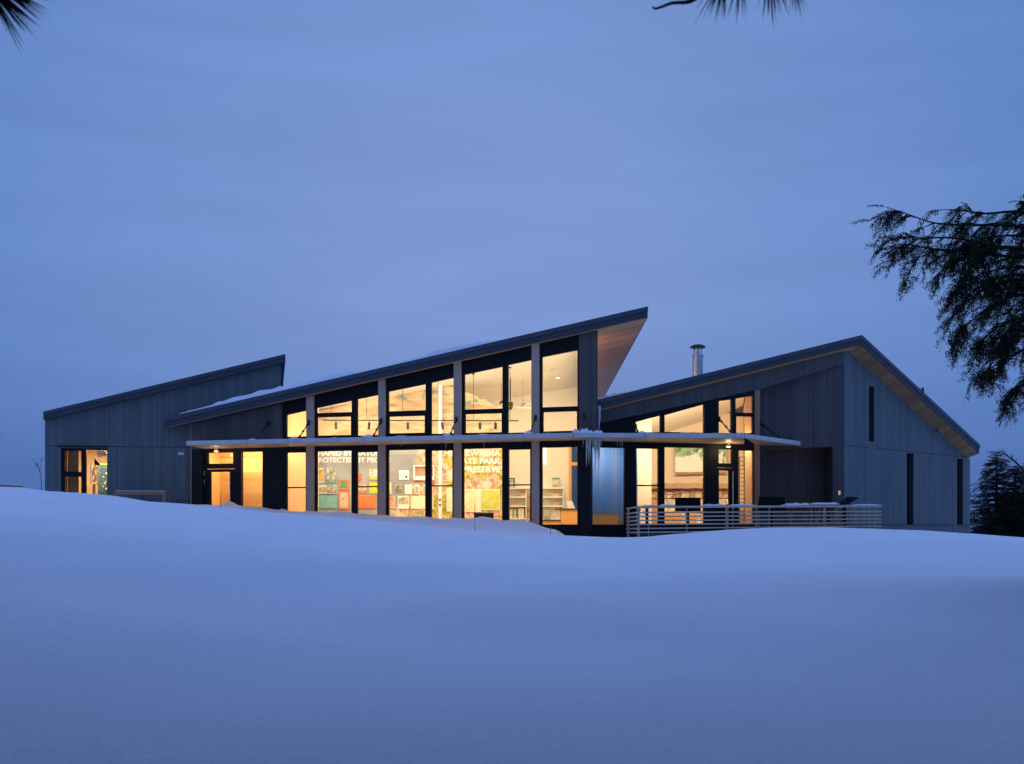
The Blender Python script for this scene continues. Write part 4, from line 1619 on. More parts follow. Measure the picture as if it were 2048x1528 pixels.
def stone_wall(parent, pl, s0, s1, z0, z1, n, cols, rows, mat, depth=.08):
    """irregular stones: a jittered grid, each stone its own shrunken block with a domed face"""
    gx = [[s0 + (s1 - s0) * (c + (random.uniform(-.3, .3) if 0 < c < cols else 0) + (.35 if r % 2 and 0 < c < cols else 0)) / cols for c in range(cols + 1)] for r in range(rows + 1)]
    gz = [[z0 + (z1 - z0) * (r + (random.uniform(-.25, .25) if 0 < r < rows else 0)) / rows for c in range(cols + 1)] for r in range(rows + 1)]
    for r in range(rows):
        for c in range(cols):
            q = [(gx[r][c], gz[r][c]), (gx[r][c + 1], gz[r][c + 1]), (gx[r + 1][c + 1], gz[r + 1][c + 1]), (gx[r + 1][c], gz[r + 1][c])]
            mx, mz = sum(a for a, _ in q) / 4, sum(b for _, b in q) / 4
            sh = lambda k: [(mx + (a - mx) * k, mz + (b - mz) * k) for a, b in q]
            d = depth * random.uniform(.6, 1.3)
            mb = MB()
            o_, i_ = sh(.95), sh(.78)
            vs = [pl.pt(a, b, n) for a, b in o_] + [pl.pt(a, b, n + d * .6) for a, b in o_] + [pl.pt(a, b, n + d) for a, b in i_]
            mb.add(vs, [(0, 1, 5, 4), (1, 2, 6, 5), (2, 3, 7, 6), (3, 0, 4, 7), (4, 5, 9, 8), (5, 6, 10, 9), (6, 7, 11, 10), (7, 4, 8, 11), (8, 9, 10, 11)])
            mb.build("stone", mat, parent)


stone_wall(t, ps, 0, ps.len, .3, zt, -.03, 2, 7, M["stone"], .06)
# service counter (bay five) and desk (blue window)
pc = Plane(1110, 46.3, 1160, 46.3)
t = thing("service_counter", "orange oak counter with dark top at the foot of the fifth bay", "counter", pc.pt(1.0, .3, 0))
a, z = pc.px(1122, 1019.5)
b = pc.px(1160, 1019)[0]
MB().pbox(pc, a, b, .3, z - .002, -.8, 0).build("body", M["orange_wood"], t)
MB().pbox(pc, pc.s(1110), b, z, z + .05, -.85, .06).build("top", M["counter_top"], t)
a2, z2 = pc.px(1086, 1040.5)
MB().pbox(pc, a2 - .4, a - .01, .3, z2 - .03, -.7, .02).build("lower_body", M["orange_wood"], t)
MB().pbox(pc, a2 - .4, a - .01, z2 - .03, z2 + .02, -.72, .06).build("lower_top", M["counter_top"], t)
for u0, u1, h, c, lab in ((1106.5, 1112, .30, (.88, .84, .70), "white upright card on the lower counter"), (1089, 1100, .17, (.42, .42, .12), "low green plant tray on the lower counter")):
    s0, s1 = pc.s(u0), pc.s(u1)
    tag(MB().pbox(pc, s0, s1, z2 + .021, z2 + .02 + h, -.3, -.2).build("card" if h > .2 else "tray", print_mat("thing", c, tuple(x * .7 for x in c), tuple(min(1, x * 1.1) for x in c), 9)), lab, "card" if h > .2 else "tray", "small goods on the counter")
s0 = pc.s(1140)
mb = MB()
for k in range(4):
    p0, p1 = pc.pt(s0 + k * .07, z + .051, -.4), pc.pt(s0 + k * .07 - .12, z + .36, -.42)
    mb.bar(p0, p1, .05, .015, Vector((0, 1, 0)))
tag(mb.build("brochure_fan", M["white"]), "white brochures leaning in a holder on the counter top", "brochures")
pd = Plane(1178, 44.45, 1252, 44.75)
t = thing("front_desk", "orange oak desk front in the blue window", "desk", pd.pt(.5, .3, 0))
z = pd.px(1205, 1027)[1]
s1 = pd.s(1236)
MB().pbox(pd, -.1, s1, .1, z - .03, -.3, 0).build("panel", M["orange_wood"], t)
MB().slab(pd, -.1, s1 - .02, z - .028, z - .028, z, z, -.36, .01).build("top", M["orange_wood"], t)
s2 = pd.s(1247)
MB().pbox(pd, s1 + .02, s2, .1, z - .12, -.3, -.12).build("side_box", flat_mat("olive_grey", (.28, .29, .20)), t)

# ------------------------------------------------------------------ fireplace room
pfp = Plane(1298, 48.0, 1478, 47.6)
t = thing("fireplace", "broad rough stone fireplace with a thick stone mantel in the right wing", "fireplace", pfp.pt(1.5, .3, 0))
zm0, zm1 = pfp.px(1370, 977.5)[1], pfp.px(1370, 967)[1]
sm0, sm1 = pfp.s(1289), pfp.s(1470)
MB().pbox(pfp, pfp.s(1299), pfp.s(1462), .3, zm0 - .01, -.7, -.02).build("core", M["brown_timber"], t)
mt = MB()
qs = np.linspace(sm0, sm1, 14)
zj = [random.uniform(-.03, .03) for _ in qs]
for i in range(13):
    mt.slab(pfp, qs[i], qs[i + 1], zm0 + zj[i] * .5, zm0 + zj[i + 1] * .5, zm1 + zj[i], zm1 + zj[i + 1], -.7, .28)
mt.build("mantel", M["stone"], t)
zo = pfp.px(1370, 997)[1]
stone_wall(t, pfp, pfp.s(1299), pfp.s(1462), zo, zm0 - .01, -.02, 11, 2, M["stone"])
M["stone_pale"] = stone_material("pale_stone", (.50, .40, .28), (.72, .60, .44), (.84, .74, .58))
stone_wall(t, pfp, pfp.s(1320), pfp.s(1462), .3, zo - .02, -.02, 9, 4, M["stone_pale"])
# hanging map above the fireplace
pmap = Plane(1340, 50.3, 1465, 50.2)
s0, z0 = pmap.px(1350.5, 944)
s1, z1 = pmap.px(1452, 872)
t = thing("wall_map", "white hanging poster with a green relief, above the stone fireplace", "poster", pmap.pt((s0 + s1) / 2, z0, 0))
km = NM("relief_print", (.9, .9, .86), .6)
v = km.coord()
sep = km.n("ShaderNodeSeparateXYZ")
km.l(v, sep.inputs[0])
n1 = km.noise(v, 1.5, 7, .62, .9)
n2 = km.noise(v, 4.0, 7, .65, .5)
green = km.ramp(n2, [(.35, (.05, .12, .06)), (.5, (.22, .42, .24)), (.65, (.46, .60, .42))])
hgt = km.math("MULTIPLY", km.math("SUBTRACT", sep.outputs["Z"], .62), 2.4)
f = km.math("MINIMUM", km.math("MAXIMUM", km.math("MULTIPLY", km.math("ADD", km.math("SUBTRACT", n1, .5), km.math("MULTIPLY", hgt, .22)), 14.0), 0.0), 1.0)
km.color(km.mix(f, (.90, .90, .85), green))
MB().pbox(pmap, s0, s1, z0, z1, -.02, .0).build("sheet", km.m, t)
zb0, zb1 = pmap.px(1400, 948.5)[1], pmap.px(1400, 943.5)[1]
mb = MB()
mb.slab(pmap, s0, s1, zb0 - .02, zb0 + .04, zb1 - .03, zb1 + .03, .004, .05)
mb.build("bottom_bar", M["brown_timber"], t)
# wall light on the chimney breast, cabinets, wire screen
q = pmap.world(1408, 957, .1)
tag(MB().tube([q, q + Vector((0, 0, .1))], [.05, .07], 10).build("sconce", M["lamp_glow"]), "tiny lit wall lamp above the stone mantel", "wall lamp")
pcab = Plane(1325, 46.3, 1400, 46.4)
for u0, u1, lab in ((1329, 1364.5, "wide orange cabinet below the hanging poster"), (1378, 1393.5, "narrow orange cabinet right of the wide one")):
    s0, z1 = pcab.px(u0, 1023)
    s1 = pcab.s(u1)
    t = thing("cabinet", lab, "cabinet", pcab.pt((s0 + s1) / 2, .3, 0), "orange cabinets in the fireplace room")
    MB().pbox(pcab, s0, s1, .3, z1, -.45, -.02).build("carcass", M["orange_wood"], t)
    n_d = 2 if u1 - u0 > 20 else 1
    for k in range(n_d):
        a, b = s0 + (s1 - s0) * k / n_d + .01, s0 + (s1 - s0) * (k + 1) / n_d - .01
        MB().pbox(pcab, a, b, .34, z1 - .02, -.018, 0).build("door", M["orange_wood"], t)
q0, q1 = pcab.px(1284, 1018), pcab.px(1312, 1046)
t = thing("notice_sheet", "cream sheet with small pictures low on the wall of the left fireplace window", "notice", pcab.pt(q0[0], .4, 0))
MB().pbox(pcab, pcab.s(1277), pcab.s(1291), pcab.px(1284, 1045)[1], pcab.px(1284, 1014)[1], -.02, .0).build("sheet", M["white"], t)
MB().pbox(pcab, pcab.s(1279), pcab.s(1282.5), pcab.px(1284, 1021)[1], pcab.px(1284, 1016)[1], .001, .006).build("picture", M["orange_wood"], t)
MB().pbox(pcab, pcab.s(1287.5), pcab.s(1290), pcab.px(1284, 1028)[1], pcab.px(1284, 1022)[1], .001, .006).build("picture", flat_mat("red_print", (.6, .06, .05)), t)
# lattice screen in the side light next to the door
pg = Plane(1474, 46.0, 1512, 46.1)
t = thing("wire_screen", "tall black grid screen in the side window next to the terrace door", "screen", pg.pt(.2, .3, 0))
xs = [1479, 1489.5, 1501]
for k, u0 in enumerate(xs):
    s0 = pg.s(u0)
    MB().pbox(pg, s0 - .014, s0 + .014, pg.px(1490, 1046)[1], pg.px(1490, 914)[1], -.012, .012).build("upright", M["dark_metal"], t)
vv = 914.0
while vv < 1046:
    z = pg.px(1490, vv)[1]
    off = random.choice((0, 0, 1))
    MB().pbox(pg, pg.s(1479), pg.s(1501), z - .012, z + .012, -.010, .010).build("crossbar", M["dark_metal"], t)
    vv += 8.3
s0, s1 = pg.s(1503), pg.s(1507.5)
tag(MB().pbox(pg, s0, s1, .3, 3.45, -.1, .1).build("timber_stud", M["cedar"]), "upright honey coloured post right of the grid screen", "post")

# ------------------------------------------------------------------ things behind the left window
pw = Plane(122, 48.6, 216, 48.9)
for v0, v1, lab in ((902, 944.5, "upper tan roller blind in the left window"), (953, 1010, "lower tan roller blind in the left window")):
    pbld = Plane(122, 47.15, 166, 47.3)
    s0, z1 = pbld.px(129.5, v0 - 3)
    s1, z0 = pbld.px(157.5, v1)
    t = thing("roller_blind", lab, "blind", pbld.pt((s0 + s1) / 2, z0, 0), "tan blinds in the left window")
    MB().pbox(pbld, s0 + .12, s1, z0, z1, -.01, .01).build("cloth", grain_mat("blind_cloth", (.50, .25, .075), (.62, .33, .11), (.5, .5, 14), .8, .1), t)
    MB().pbox(pbld, s0, s0 + .11, z0, z1, -.012, .012).build("side_strip", M["orange_wood"], t)
    MB().pbox(pbld, s0, s1, z0 - .05, z0 - .002, -.02, .02).build("bottom_rail", M["orange_wood"], t)
s0, z1 = pw.px(197, 930)
s1, z0 = pw.px(216, 1012)
t = thing("blue_display_board", "tall deep blue display board at the right of the left window", "display board", pw.pt((s0 + s1) / 2, .3, 0))
MB().pbox(pw, s0, s1, .3, z1, .1, .14).build("board", print_mat("blue_print", (.05, .14, .20), (.035, .09, .14), (.10, .22, .26), 3), t)
MB().pbox(pw, s0 - .02, s1 + .02, z1 + .002, z1 + .06, .08, .16).build("top_trim", M["orange_wood"], t)
for k in range(6):
    q = pw.world(208 + random.uniform(-3, 6), 950 + k * 6 + random.uniform(-2, 2), .142)
    MB().box(q.x - .03, q.x + .03, q.y - .004, q.y + .004, q.z, q.z + random.uniform(.03, .08)).build("print_spot", M["white"], t)
pcs = Plane(170, 47.9, 200, 48.0)
for (u0, u1, v0, v1, lab) in ((180.5, 184.8, 927, 967, "left tall white display frame in the left window"), (193.8, 198, 932, 970.5, "right tall white display frame in the left window")):
    s0, z1 = pcs.px(u0, v0)
    s1, z0 = pcs.px(u1, v1)
    t = thing("framed_display", lab, "display", pcs.pt((s0 + s1) / 2, z0, 0), "white display frames")
    for a, b, c, d in ((s0, s0 + .02, z0, z1), (s1 - .02, s1, z0, z1), (s0 + .02, s1 - .02, z1 - .02, z1), (s0 + .02, s1 - .02, z0, z0 + .02)):
        MB().pbox(pcs, a, b, c, d, -.02, .02).build("rail", M["white"], t)
    MB().pbox(pcs, s0 + .02, s1 - .02, z0 + .02, z1 - .02, -.015, -.005).build("pane", M["glass"], t)
q = pcs.world(188.5, 1000, 0)
t = thing("carved_figure_stand", "tan post with a pale carved piece on it between the white frames", "display", (q.x, q.y, .3))
MB().box(q.x - .05, q.x + .05, q.y - .05, q.y + .05, .3, pcs.px(188, 968)[1]).build("post", M["orange_wood"], t)
mb = MB()
for k in range(7):
    v0 = 964 - k * 4.5
    w = pcs.world(189 + 2.2 * math.sin(k * 1.3), v0, 0)
    mb.tube([w, w + Vector((.03 * math.sin(k), 0, .12))], [.07 - .005 * k, .05], 8)
mb.build("carving", M["peach"], t)
q = pcs.world(188, 917, .1)
mb = MB()
mb.extrude([pcs.world(188.5, 916.5, .1), pcs.world(199.5, 928, .1), pcs.world(198, 931, .1), pcs.world(189, 930, .1)], (-pcs.nn.x * .05, -pcs.nn.y * .05, 0))
tag(mb.build("black_pennant", M["plastic"]), "black three-cornered pennant hanging in the left window", "pennant")
t_ = thing("paper_lamp", "cluster of pale paper lamp shades under the ceiling of the left window", "lamp", pcs.world(204, 912, .3))
for k in range(9):
    w = pcs.world(196 + 2.0 * k, 905 + 4.5 * math.sin(k * 1.9), .3)
    MB().tube([w + Vector((0, 0, .07)), w, w - Vector((0, 0, .09))], [.03, .07, .05], 8).build("shade", M["white"], t_)

# ------------------------------------------------------------------ outside fittings
for u0, v0, pl_side, lab, pw_ in ((432.5, 890, "C", "lit dome lamp under the canopy above the entry door", 6.0), (1457, 888, "R", "lit cone lamp under the canopy above the terrace door", 15.0)):
    pl = PC if pl_side == "C" else PR
    p = pl.xy(pl.s(u0), .55)
    u_s = u0
    k = (u0 - CX) / F
    p = Vector((k * (p.y), p.y))
    t = thing("canopy_lamp", lab, "lamp", (p.x, p.y, Z0), "lamps under the canopy")
    MB().tube([(p.x, p.y, Z0 - .02), (p.x, p.y, Z0 - .07)], [.03, .03], 10).build("stem", M["white"], t)
    MB().tube([(p.x, p.y, Z0 - .07), (p.x, p.y, Z0 - .10), (p.x, p.y, Z0 - .17)], [.04, .075, .10], 16, cap=False).build("lamp_shade", M["white"], t)
    MB().tube([(p.x, p.y, Z0 - .10), (p.x, p.y, Z0 - .15), (p.x, p.y, Z0 - .19)], [.045, .06, .03], 12).build("bulb", M["lamp_glow"], t)
    d = bpy.data.lights.new("lamp_light", "POINT")
    d.energy = pw_
    d.color = (1, .78, .48)
    d.shadow_soft_size = .08
    o = bpy.data.objects.new("lamp_light", d)
    COL.objects.link(o)
    o.parent = t
    o.location = (0, -.02, -.24)

# house number, meter boxes
s0, z1 = PL.px(356, 904.5, .04)
s1, z0 = PL.px(367.5, 910, .04)
t = thing("address_plate", "small pale house number plate left of the entry", "number plate", PL.pt((s0 + s1) / 2, z0, .02))
MB().pbox(PL, s0 - .03, s1, z0 - .02, z1 + .02, .004, .02).build("plate", M["grey_box"], t)
w = (s1 - s0) / 3
for k in range(3):
    MB().pbox(PL, s0 + w * k + .012, s0 + w * (k + 1) - .012, z0 + .01, z1 - .01, .021, .035).build("numeral", M["white"], t)
for u0, u1, v0, lab in ((351, 361, 996, "left grey meter box on the siding beside the entry"), (366.5, 375.5, 996, "right grey meter box on the siding beside the entry")):
    s0, z1 = PL.px(u0, v0, .1)
    s1 = PL.s(u1, .1)
    t = thing("meter_box", lab, "meter box", PL.pt((s0 + s1) / 2, z1 - .35, .05), "meter boxes beside the entry")
    MB().pbox(PL, s0, s1, z1 - .45, z1, .006, .12).build("housing", M["grey_box"], t)
    MB().pbox(PL, s0 + .03, s1 - .03, z1 - .2, z1 - .05, .121, .14).build("cover", M["fascia"], t)
# timber hoop frame standing in the snow before the left wing
pt_ = Plane(225, 46.2, 335, 46.5)
t = thing("timber_barrier", "brown timber hoop barrier half buried in snow before the left wing", "barrier", pt_.pt(1.1, .9, 0))
sa, zt = pt_.px(231, 982)
sb = pt_.s(331.5)
for q0, q1 in ((sa, sa + .13), (sb - .14, sb)):
    MB().pbox(pt_, q0, q1, .3, zt - .142, -.07, .07).build("leg", M["brown_timber"], t, bevel=.01)
MB().pbox(pt_, sa, sb, zt - .14, zt, -.07, .07).build("top_rail", M["brown_timber"], t, bevel=.01)
tag(MB().pbox(pt_, sa + .02, sb - .02, zt + .001, zt + .022, -.05, .05).build("frame_snow", M["snow"], bevel=.008), "thin snow on top of the brown timber hoop barrier", "snow")
# snow-capped beam at the far left edge
pbm = Plane(-120, 44.0, 45, 44.4)
t = thing("timber_beam", "weathered timber beam end at the left edge of the snow slope", "beam", pbm.pt(pbm.len, 1.5, 0))
s1 = pbm.s(44)
MB().slab(pbm, -1, s1, pbm.px(-200, 966)[1], pbm.px(44, 976.5)[1], pbm.px(-200, 959)[1], pbm.px(44, 971.5)[1], -.14, .0).build("beam", M["brown_timber"], t, bevel=.01)
for q in (s1 - 1.2, s1 - 3.6):
    MB().pbox(pbm, q, q + .12, .6, pbm.px(44, 976)[1] + .02, -.12, -.02).build("leg", M["brown_timber"], t)
tag(MB().slab(pbm, -1, s1 - .02, pbm.px(-200, 959)[1] + .002, pbm.px(44, 971.5)[1] + .002, pbm.px(-200, 956)[1], pbm.px(44, 969)[1], -.13, -.01).build("beam_snow", M["snow"], bevel=.01), "strip of snow on the timber beam at the left edge", "snow")
# flood light on the end wall, outlet on the corner pier
q = PE.world(1876, 865, .12)
t = thing("flood_light", "small grey twin flood lamp under the gable of the end wall", "flood light", q)
MB().tube([q, PE.world(1876, 864, 0)], [.05, .05], 8).build("bracket", M["grey_box"], t)
for du in (-3, 3):
    w = PE.world(1876 + du, 865.5, .16)
    MB().tube([w, w + Vector((.02 * du, -.10, -.05))], [.035, .05], 10).build("lamp_head", M["grey_box"], t)
s0, z1 = PF.px(1677, 981.5, .05)
s1, z0 = PF.px(1680.8, 989.5, .05)
t = thing("wall_outlet", "small amber lit outlet box low on the corner pier", "outlet", PF.pt((s0 + s1) / 2, z0, .03))
MB().pbox(PF, s0 - .02, s1 + .02, z0 - .02, z1 + .02, .008, .04).build("box", M["grey_box"], t)
MB().pbox(PF, s0, s1, z0, z1, .041, .05).build("cover", M["amber_glow"], t)

# ------------------------------------------------------------------ terrace: deck, railing, panels, table
YD = 40.6
dx0, dx1 = (1277 - CX) / F * YD, (1763 - CX) / F * (YD + .9)
t = thing("terrace_deck", "low dark plank terrace in front of the right wing", "deck", ((dx0 + dx1) / 2, 43, -.3))
nb = int((dx1 - dx0 - .1) / .14)
mb = MB()
for k in range(nb):
    x0 = dx0 + .05 + k * .14
    yb = PR.xy(PR.s(1200)).y
    p = x0 / 1.0
    yw = yR(CX + F * (x0 / 44.3)) - .03
    mb.box(x0, x0 + .134, YD + .1, min(yw, 45.4), -.08, -.04 + random.uniform(0, .003))
mb.build("deck_boards", M["deck"], t, kind="stuff")
MB().box(dx0 + .05, dx1, YD + .12, YD + .2, -.4, -.085).build("rim_joist", M["blackwall"], t)

vL = [1014.0, 1025, 1033, 1041, 1049, 1057, 1064.8]
vR = [1012.4, 1023, 1030.5, 1037.8, 1045, 1052.3, 1059.6]
rail_t = thing("terrace_railing", "long pale horizontal slat railing around the terrace", "railing", ((dx0 + dx1) / 2, YD, 0))
yA, yB = YD, YD + .9


def rail_pt(u, i):
    f = (u - 1277) / (1763 - 1277)
    # straight line in space between the two ends
    a, b = P(1277, vL[i], yA), P(1763, vR[i], yB)
    k = (u - CX) / F
    d = b - a
    tt = (k * a.y - a.x) / (d.x - k * d.y)
    return a + d * tt


for i in range(7):
    a, b = rail_pt(1274.5, i), rail_pt(1763, i)
    w = .075 if i == 0 else .05
    MB().bar(a, b, .035 if i else .1, w).build("rail", M["rail"], rail_t, bevel=.006)
# left return
back = P(1253, 1016.5, 43.3)
for i in range(7):
    a = rail_pt(1276, i) + Vector((0, .03, 0))
    v1 = 1066 - (1066 - vL[i]) * YD / 43.3
    b = Vector((P(1253, 0, 43.3).x, 43.3, a.z))
    MB().bar(a, b, .03, .06).build("rail", M["rail"], rail_t)
q = Vector((P(1256.5, 0, 42.3).x, 42.3, 0))
MB().box(q.x - .04, q.x + .04, q.y - .04, q.y + .04, -.4, rail_pt(1277, 0).z - .04).build("post", M["railpost"], rail_t)


def rpost(u, w, yoff, mat, z0=-.4):
    p = rail_pt(u, 0)
    p2 = rail_pt(u, 6)
    MB().box(p.x - w, p.x + w, p.y + yoff, p.y + yoff + 2 * w, z0, p.z - .02).build("post" if w > .03 else "baluster", mat, rail_t)


for u in (1277.5, 1454.5, 1650, 1749.5):
    rpost(u, .045, .025, M["railpost"])
for u in (1297, 1374, 1539, 1623, 1712, 1740):
    rpost(u, .011, .022, M["rail"])
# right return going back to the end of the terrace
for i in range(7):
    a = rail_pt(1757, i) + Vector((0, .04, 0))
    MB().bar(a, Vector((a.x - .55, a.y + 3.6, a.z)), .03, .05).build("rail", M["rail"], rail_t)
for f in (.3, .62, .95):
    a = rail_pt(1757, 0)
    x, y = a.x - .55 * f - .06, a.y + 3.6 * f
    MB().box(x - .05, x + .05, y - .05, y + .05, -.4, a.z - .02).build("post", M["railpost"], rail_t)
# snow lying on the top rail
mb = MB()


def snow_ridge(mb, pts, halfw, heights):
    n = len(pts)
    b0 = len(mb.v)
    for i, (p, h) in enumerate(zip(pts, heights)):
        a = pts[min(i + 1, n - 1)] - pts[max(i - 1, 0)]
        h2 = Vector((a.y, -a.x, 0)).normalized()
        for t_, zz in ((-1, 0), (-.92, .6), (-.45, 1.0), (.3, .96), (.9, .6), (1, 0)):
            q = p - h2 * t_ * halfw + Vector((0, 0, zz * h))
            mb.v.append(tuple(q))
    for i in range(n - 1):
        for k in range(5):
            mb.f.append((b0 + i * 6 + k, b0 + i * 6 + k + 1, b0 + (i + 1) * 6 + k + 1, b0 + (i + 1) * 6 + k))
    mb.f.append(tuple(b0 + k for k in range(6)))
    mb.f.append(tuple(b0 + (n - 1) * 6 + k for k in range(5, -1, -1)))


for u0, u1, h in ((1283, 1312, .05), (1318, 1349, .07), (1404, 1452, .075), (1455, 1512, .06), (1560, 1600, .04), (1700, 1762, .045)):
    us_ = np.linspace(u0, u1, 12)
    pts = [rail_pt(u, 0) + Vector((0, 0, .04)) for u in us_]
    hs = [max(.004, h * (.75 + .5 * noise.noise(Vector((u * .09, 0, 3)))) * min(1, 3.0 * min(k + .2, 11.2 - k) / 6)) for k, u in enumerate(us_)]
    snow_ridge(mb, pts, .048, hs)
tag(mb.build("rail_snow", M["snow"], smooth=True), "patches of snow lying on the top slat of the railing", "snow", kind="stuff")


def interp_panel(label, u0, u1, v0, v1, y, lean, ux):
    """tilted outdoor panel on a pedestal, seen from behind"""
    a, b = P(u0, v1, y), P(u1, v1, y)
    top_l, top_r = P(u0 + ux[0], v0, y + lean), P(u1 + ux[1], v0, y + lean)
    t = thing("interpretive_panel", label, "panel", ((a.x + b.x) / 2, y, -.04), "black panels on the terrace")
    th = Vector((0, .03, .03))
    mb = MB()
    mb.hexa([a, b, b + th, a + th, top_l, top_r, top_r + th, top_l + th])
    mb.build("panel", M["plastic"], t, bevel=.01)
    cx_ = (a.x + b.x) / 2
    MB().box(cx_ - .06, cx_ + .06, y + .06, y + .18, -.04, a.z - .002).build("pedestal", M["plastic"], t)
    MB().box(cx_ - .22, cx_ + .22, y - .06, y + .3, -.04, .0).build("foot", M["plastic"], t)
    return t


interp_panel("black upright panel on a pedestal in front of the wide fireplace window", 1350, 1402, 996.5, 1023, 42.2, .12, (.5, -.5))
interp_panel("black slanted panel on a pedestal left of the alcove table", 1515.5, 1571, 995, 1021, 42.6, .25, (2.5, -1.5))
# third one is seen from its side
a = P(1680, 1009, 43.0)
t = thing("interpretive_panel", "black panel seen edge-on before the corner pier", "panel", (a.x + .2, 43, -.04), "black panels on the terrace")
mb = MB()
mb.extrude([P(1680, 1008.5, 42.8), P(1698, 1008.5, 42.8), P(1717, 996.5, 43.5), P(1694, 995, 43.5)], (0, .03, .04))
mb.build("panel", M["plastic"], t)
MB().box(a.x + .12, a.x + .24, 43, 43.12, -.04, a.z - .01).build("pedestal", M["plastic"], t)
MB().box(a.x, a.x + .36, 42.9, 43.25, -.04, .0).build("foot", M["plastic"], t)
# slim black post with a small box near the left end of the railing
q = P(1293.5, 1040, 42.0)
t = thing("terrace_bollard", "slim black post with a small top box behind the left end of the railing", "post", (q.x, 42, -.04))
MB().box(q.x - .045, q.x + .045, 41.96, 42.04, -.04, P(0, 1018, 42).z).build("shaft", M["plastic"], t)
MB().box(q.x - .07, q.x + .07, 41.92, 42.08, P(0, 1018, 42).z + .001, P(0, 1012, 42).z).build("head", M["grey_box"], t)


def outdoor_table(label, u0, u1, y, vtop, label2):
    a, b = P(u0, vtop, y), P(u1, vtop, y)
    t = thing("picnic_table", label, "table", ((a.x + b.x) / 2, y + .4, -.04), "wooden tables on the terrace")
    zt = a.z - .07
    nb = 6
    for k in range(nb):
        MB().box(a.x, b.x, y + k * .13, y + k * .13 + .12, zt - .04, zt).build("plank", M["brown_timber"], t)
    for x in (a.x + .25, b.x - .25):
        MB().bar((x, y + .1, -.04), (x, y + .62, zt - .05), .08, .05).build("leg", M["brown_timber"], t)
        MB().bar((x + .06, y + .62, -.04), (x + .06, y + .1, zt - .05), .08, .05).build("leg", M["brown_timber"], t)
    for yy_ in (y - .5, y + 1.1):
        MB().box(a.x, b.x, yy_, yy_ + .26, .30, .345).build("bench_plank", M["brown_timber"], t)
    for x in (a.x + .3, b.x - .3):
        MB().box(x - .03, x + .03, y - .45, y + 1.3, .20, .298).build("crossbeam", M["brown_timber"], t)
    # snow
    mb = MB()
    n = 26
    nn = 7
    for i in range(n + 1):
        for j in range(nn + 1):
            fx, fy = i / n, j / nn
            e = min(1, 8 * min(fx, 1 - fx) + .02) * min(1, 6 * min(fy, 1 - fy) + .02)
            h = .09 * e * (.85 + .4 * noise.noise(Vector((fx * 6, fy * 2.0, u0 * .1)))) + .004
            mb.v.append((a.x + (b.x - a.x) * fx, y + .77 * fy, zt + .002 + max(h, .003)))
    for i in range(n):
        for j in range(nn):
            k = i * (nn + 1) + j
            mb.f.append((k, k + nn + 1, k + nn + 2, k + 1))
    tag(mb.build("table_snow", M["snow"], smooth=True), label2, "snow")


outdoor_table("wooden picnic table under snow before the alcove", 1572, 1628, 43.4, 1007, "snow lying on the left picnic table before the alcove")
outdoor_table("wooden picnic table under snow beside the corner pier", 1625, 1682, 42.9, 1005.5, "rounded snow on the picnic table beside the corner pier")
# dark chair by the terrace door
p = P(1447, 1010, 42.8)
t = thing("terrace_chair", "dark chair with straight back before the terrace door", "chair", (p.x, 42.8, -.04))
MB().box(p.x - .24, p.x + .24, 42.5, 42.54, .42, p.z).build("backrest", M["plastic"], t)
MB().box(p.x - .24, p.x + .24, 42.545, 43.0, .38, .42).build("seat", M["plastic"], t)
for sx in (-.22, .18):
    for sy in (42.5, 42.95):
        MB().box(p.x + sx, p.x + sx + .04, sy, sy + .04, -.04, .379).build("leg", M["plastic"], t)

# ------------------------------------------------------------------ snow on roofs and canopy, icicles


def roof_snow(label, roof, a, b, u_end, depth_fun, back=1.0, inset=.10):
    """a snow slab behind the eave a-b, thickness given by place"""
    mb = MB()
    d = Vector((b.x - a.x, b.y - a.y))
    L = d.length
    d = d / L
    ke = (u_end - CX) / F
    L = (ke * a.y - a.x) / (d.x - ke * d.y)
    nrm = Vector((-d.y, d.x))
    n, rows = 170, 10
    for i in range(n + 1):
        f = i / n
        q = Vector((a.x, a.y)) + d * (L * f)
        u = CX + F * q.x / q.y
        th = max(lin(u, depth_fun), .0)
        for j in range(rows + 1):
            g = j / rows
            prof = min(1, (g * rows) / 1.6) ** .5 if j else 0
            ins = inset + .05 * noise.noise(Vector((f * 40, 0, 5)))
            p2 = q + nrm * (ins + g * back)
            wob = .88 + .22 * noise.noise(Vector((f * 23, g * 1.5, 1.7))) + .15 * noise.noise(Vector((f * 70, g * 4, 7)))
            h = th * prof * wob if th > 0 else -.02
            mb.v.append(tuple(roof.p(p2.x, p2.y, h + .004 if j else -.01)))
    for i in range(n):
        for j in range(rows):
            k = i * (rows + 1) + j
            mb.f.append((k, k + rows + 1, k + rows + 2, k + 1))
    return tag(mb.build("roof_snow", M["snow"], smooth=True), label, "snow", kind="stuff")


roof_snow("snow lying along the eave of the tall middle roof", RC, cA, cB, 1092,
          [(330, -.1), (340, .02), (352, .16), (420, .26), (480, .34), (545, .36), (575, .24), (600, .28), (640, .40), (680, .32), (720, .2), (770, .19), (830, .24), (860, .34), (900, .36), (950, .28),
           (1000, .18), (1060, .10), (1085, .02), (1100, -.1), (1300, -.1)], 2.0)
roof_snow("snow lying along the eave of the right wing roof", RR1, rA, rB, 1490,
          [(1170, .02), (1185, .12), (1215, .20), (1240, .22), (1262, .12), (1300, .10), (1360, .07), (1420, .05), (1470, .02), (1500, -.05), (1800, -.05)], 1.6)
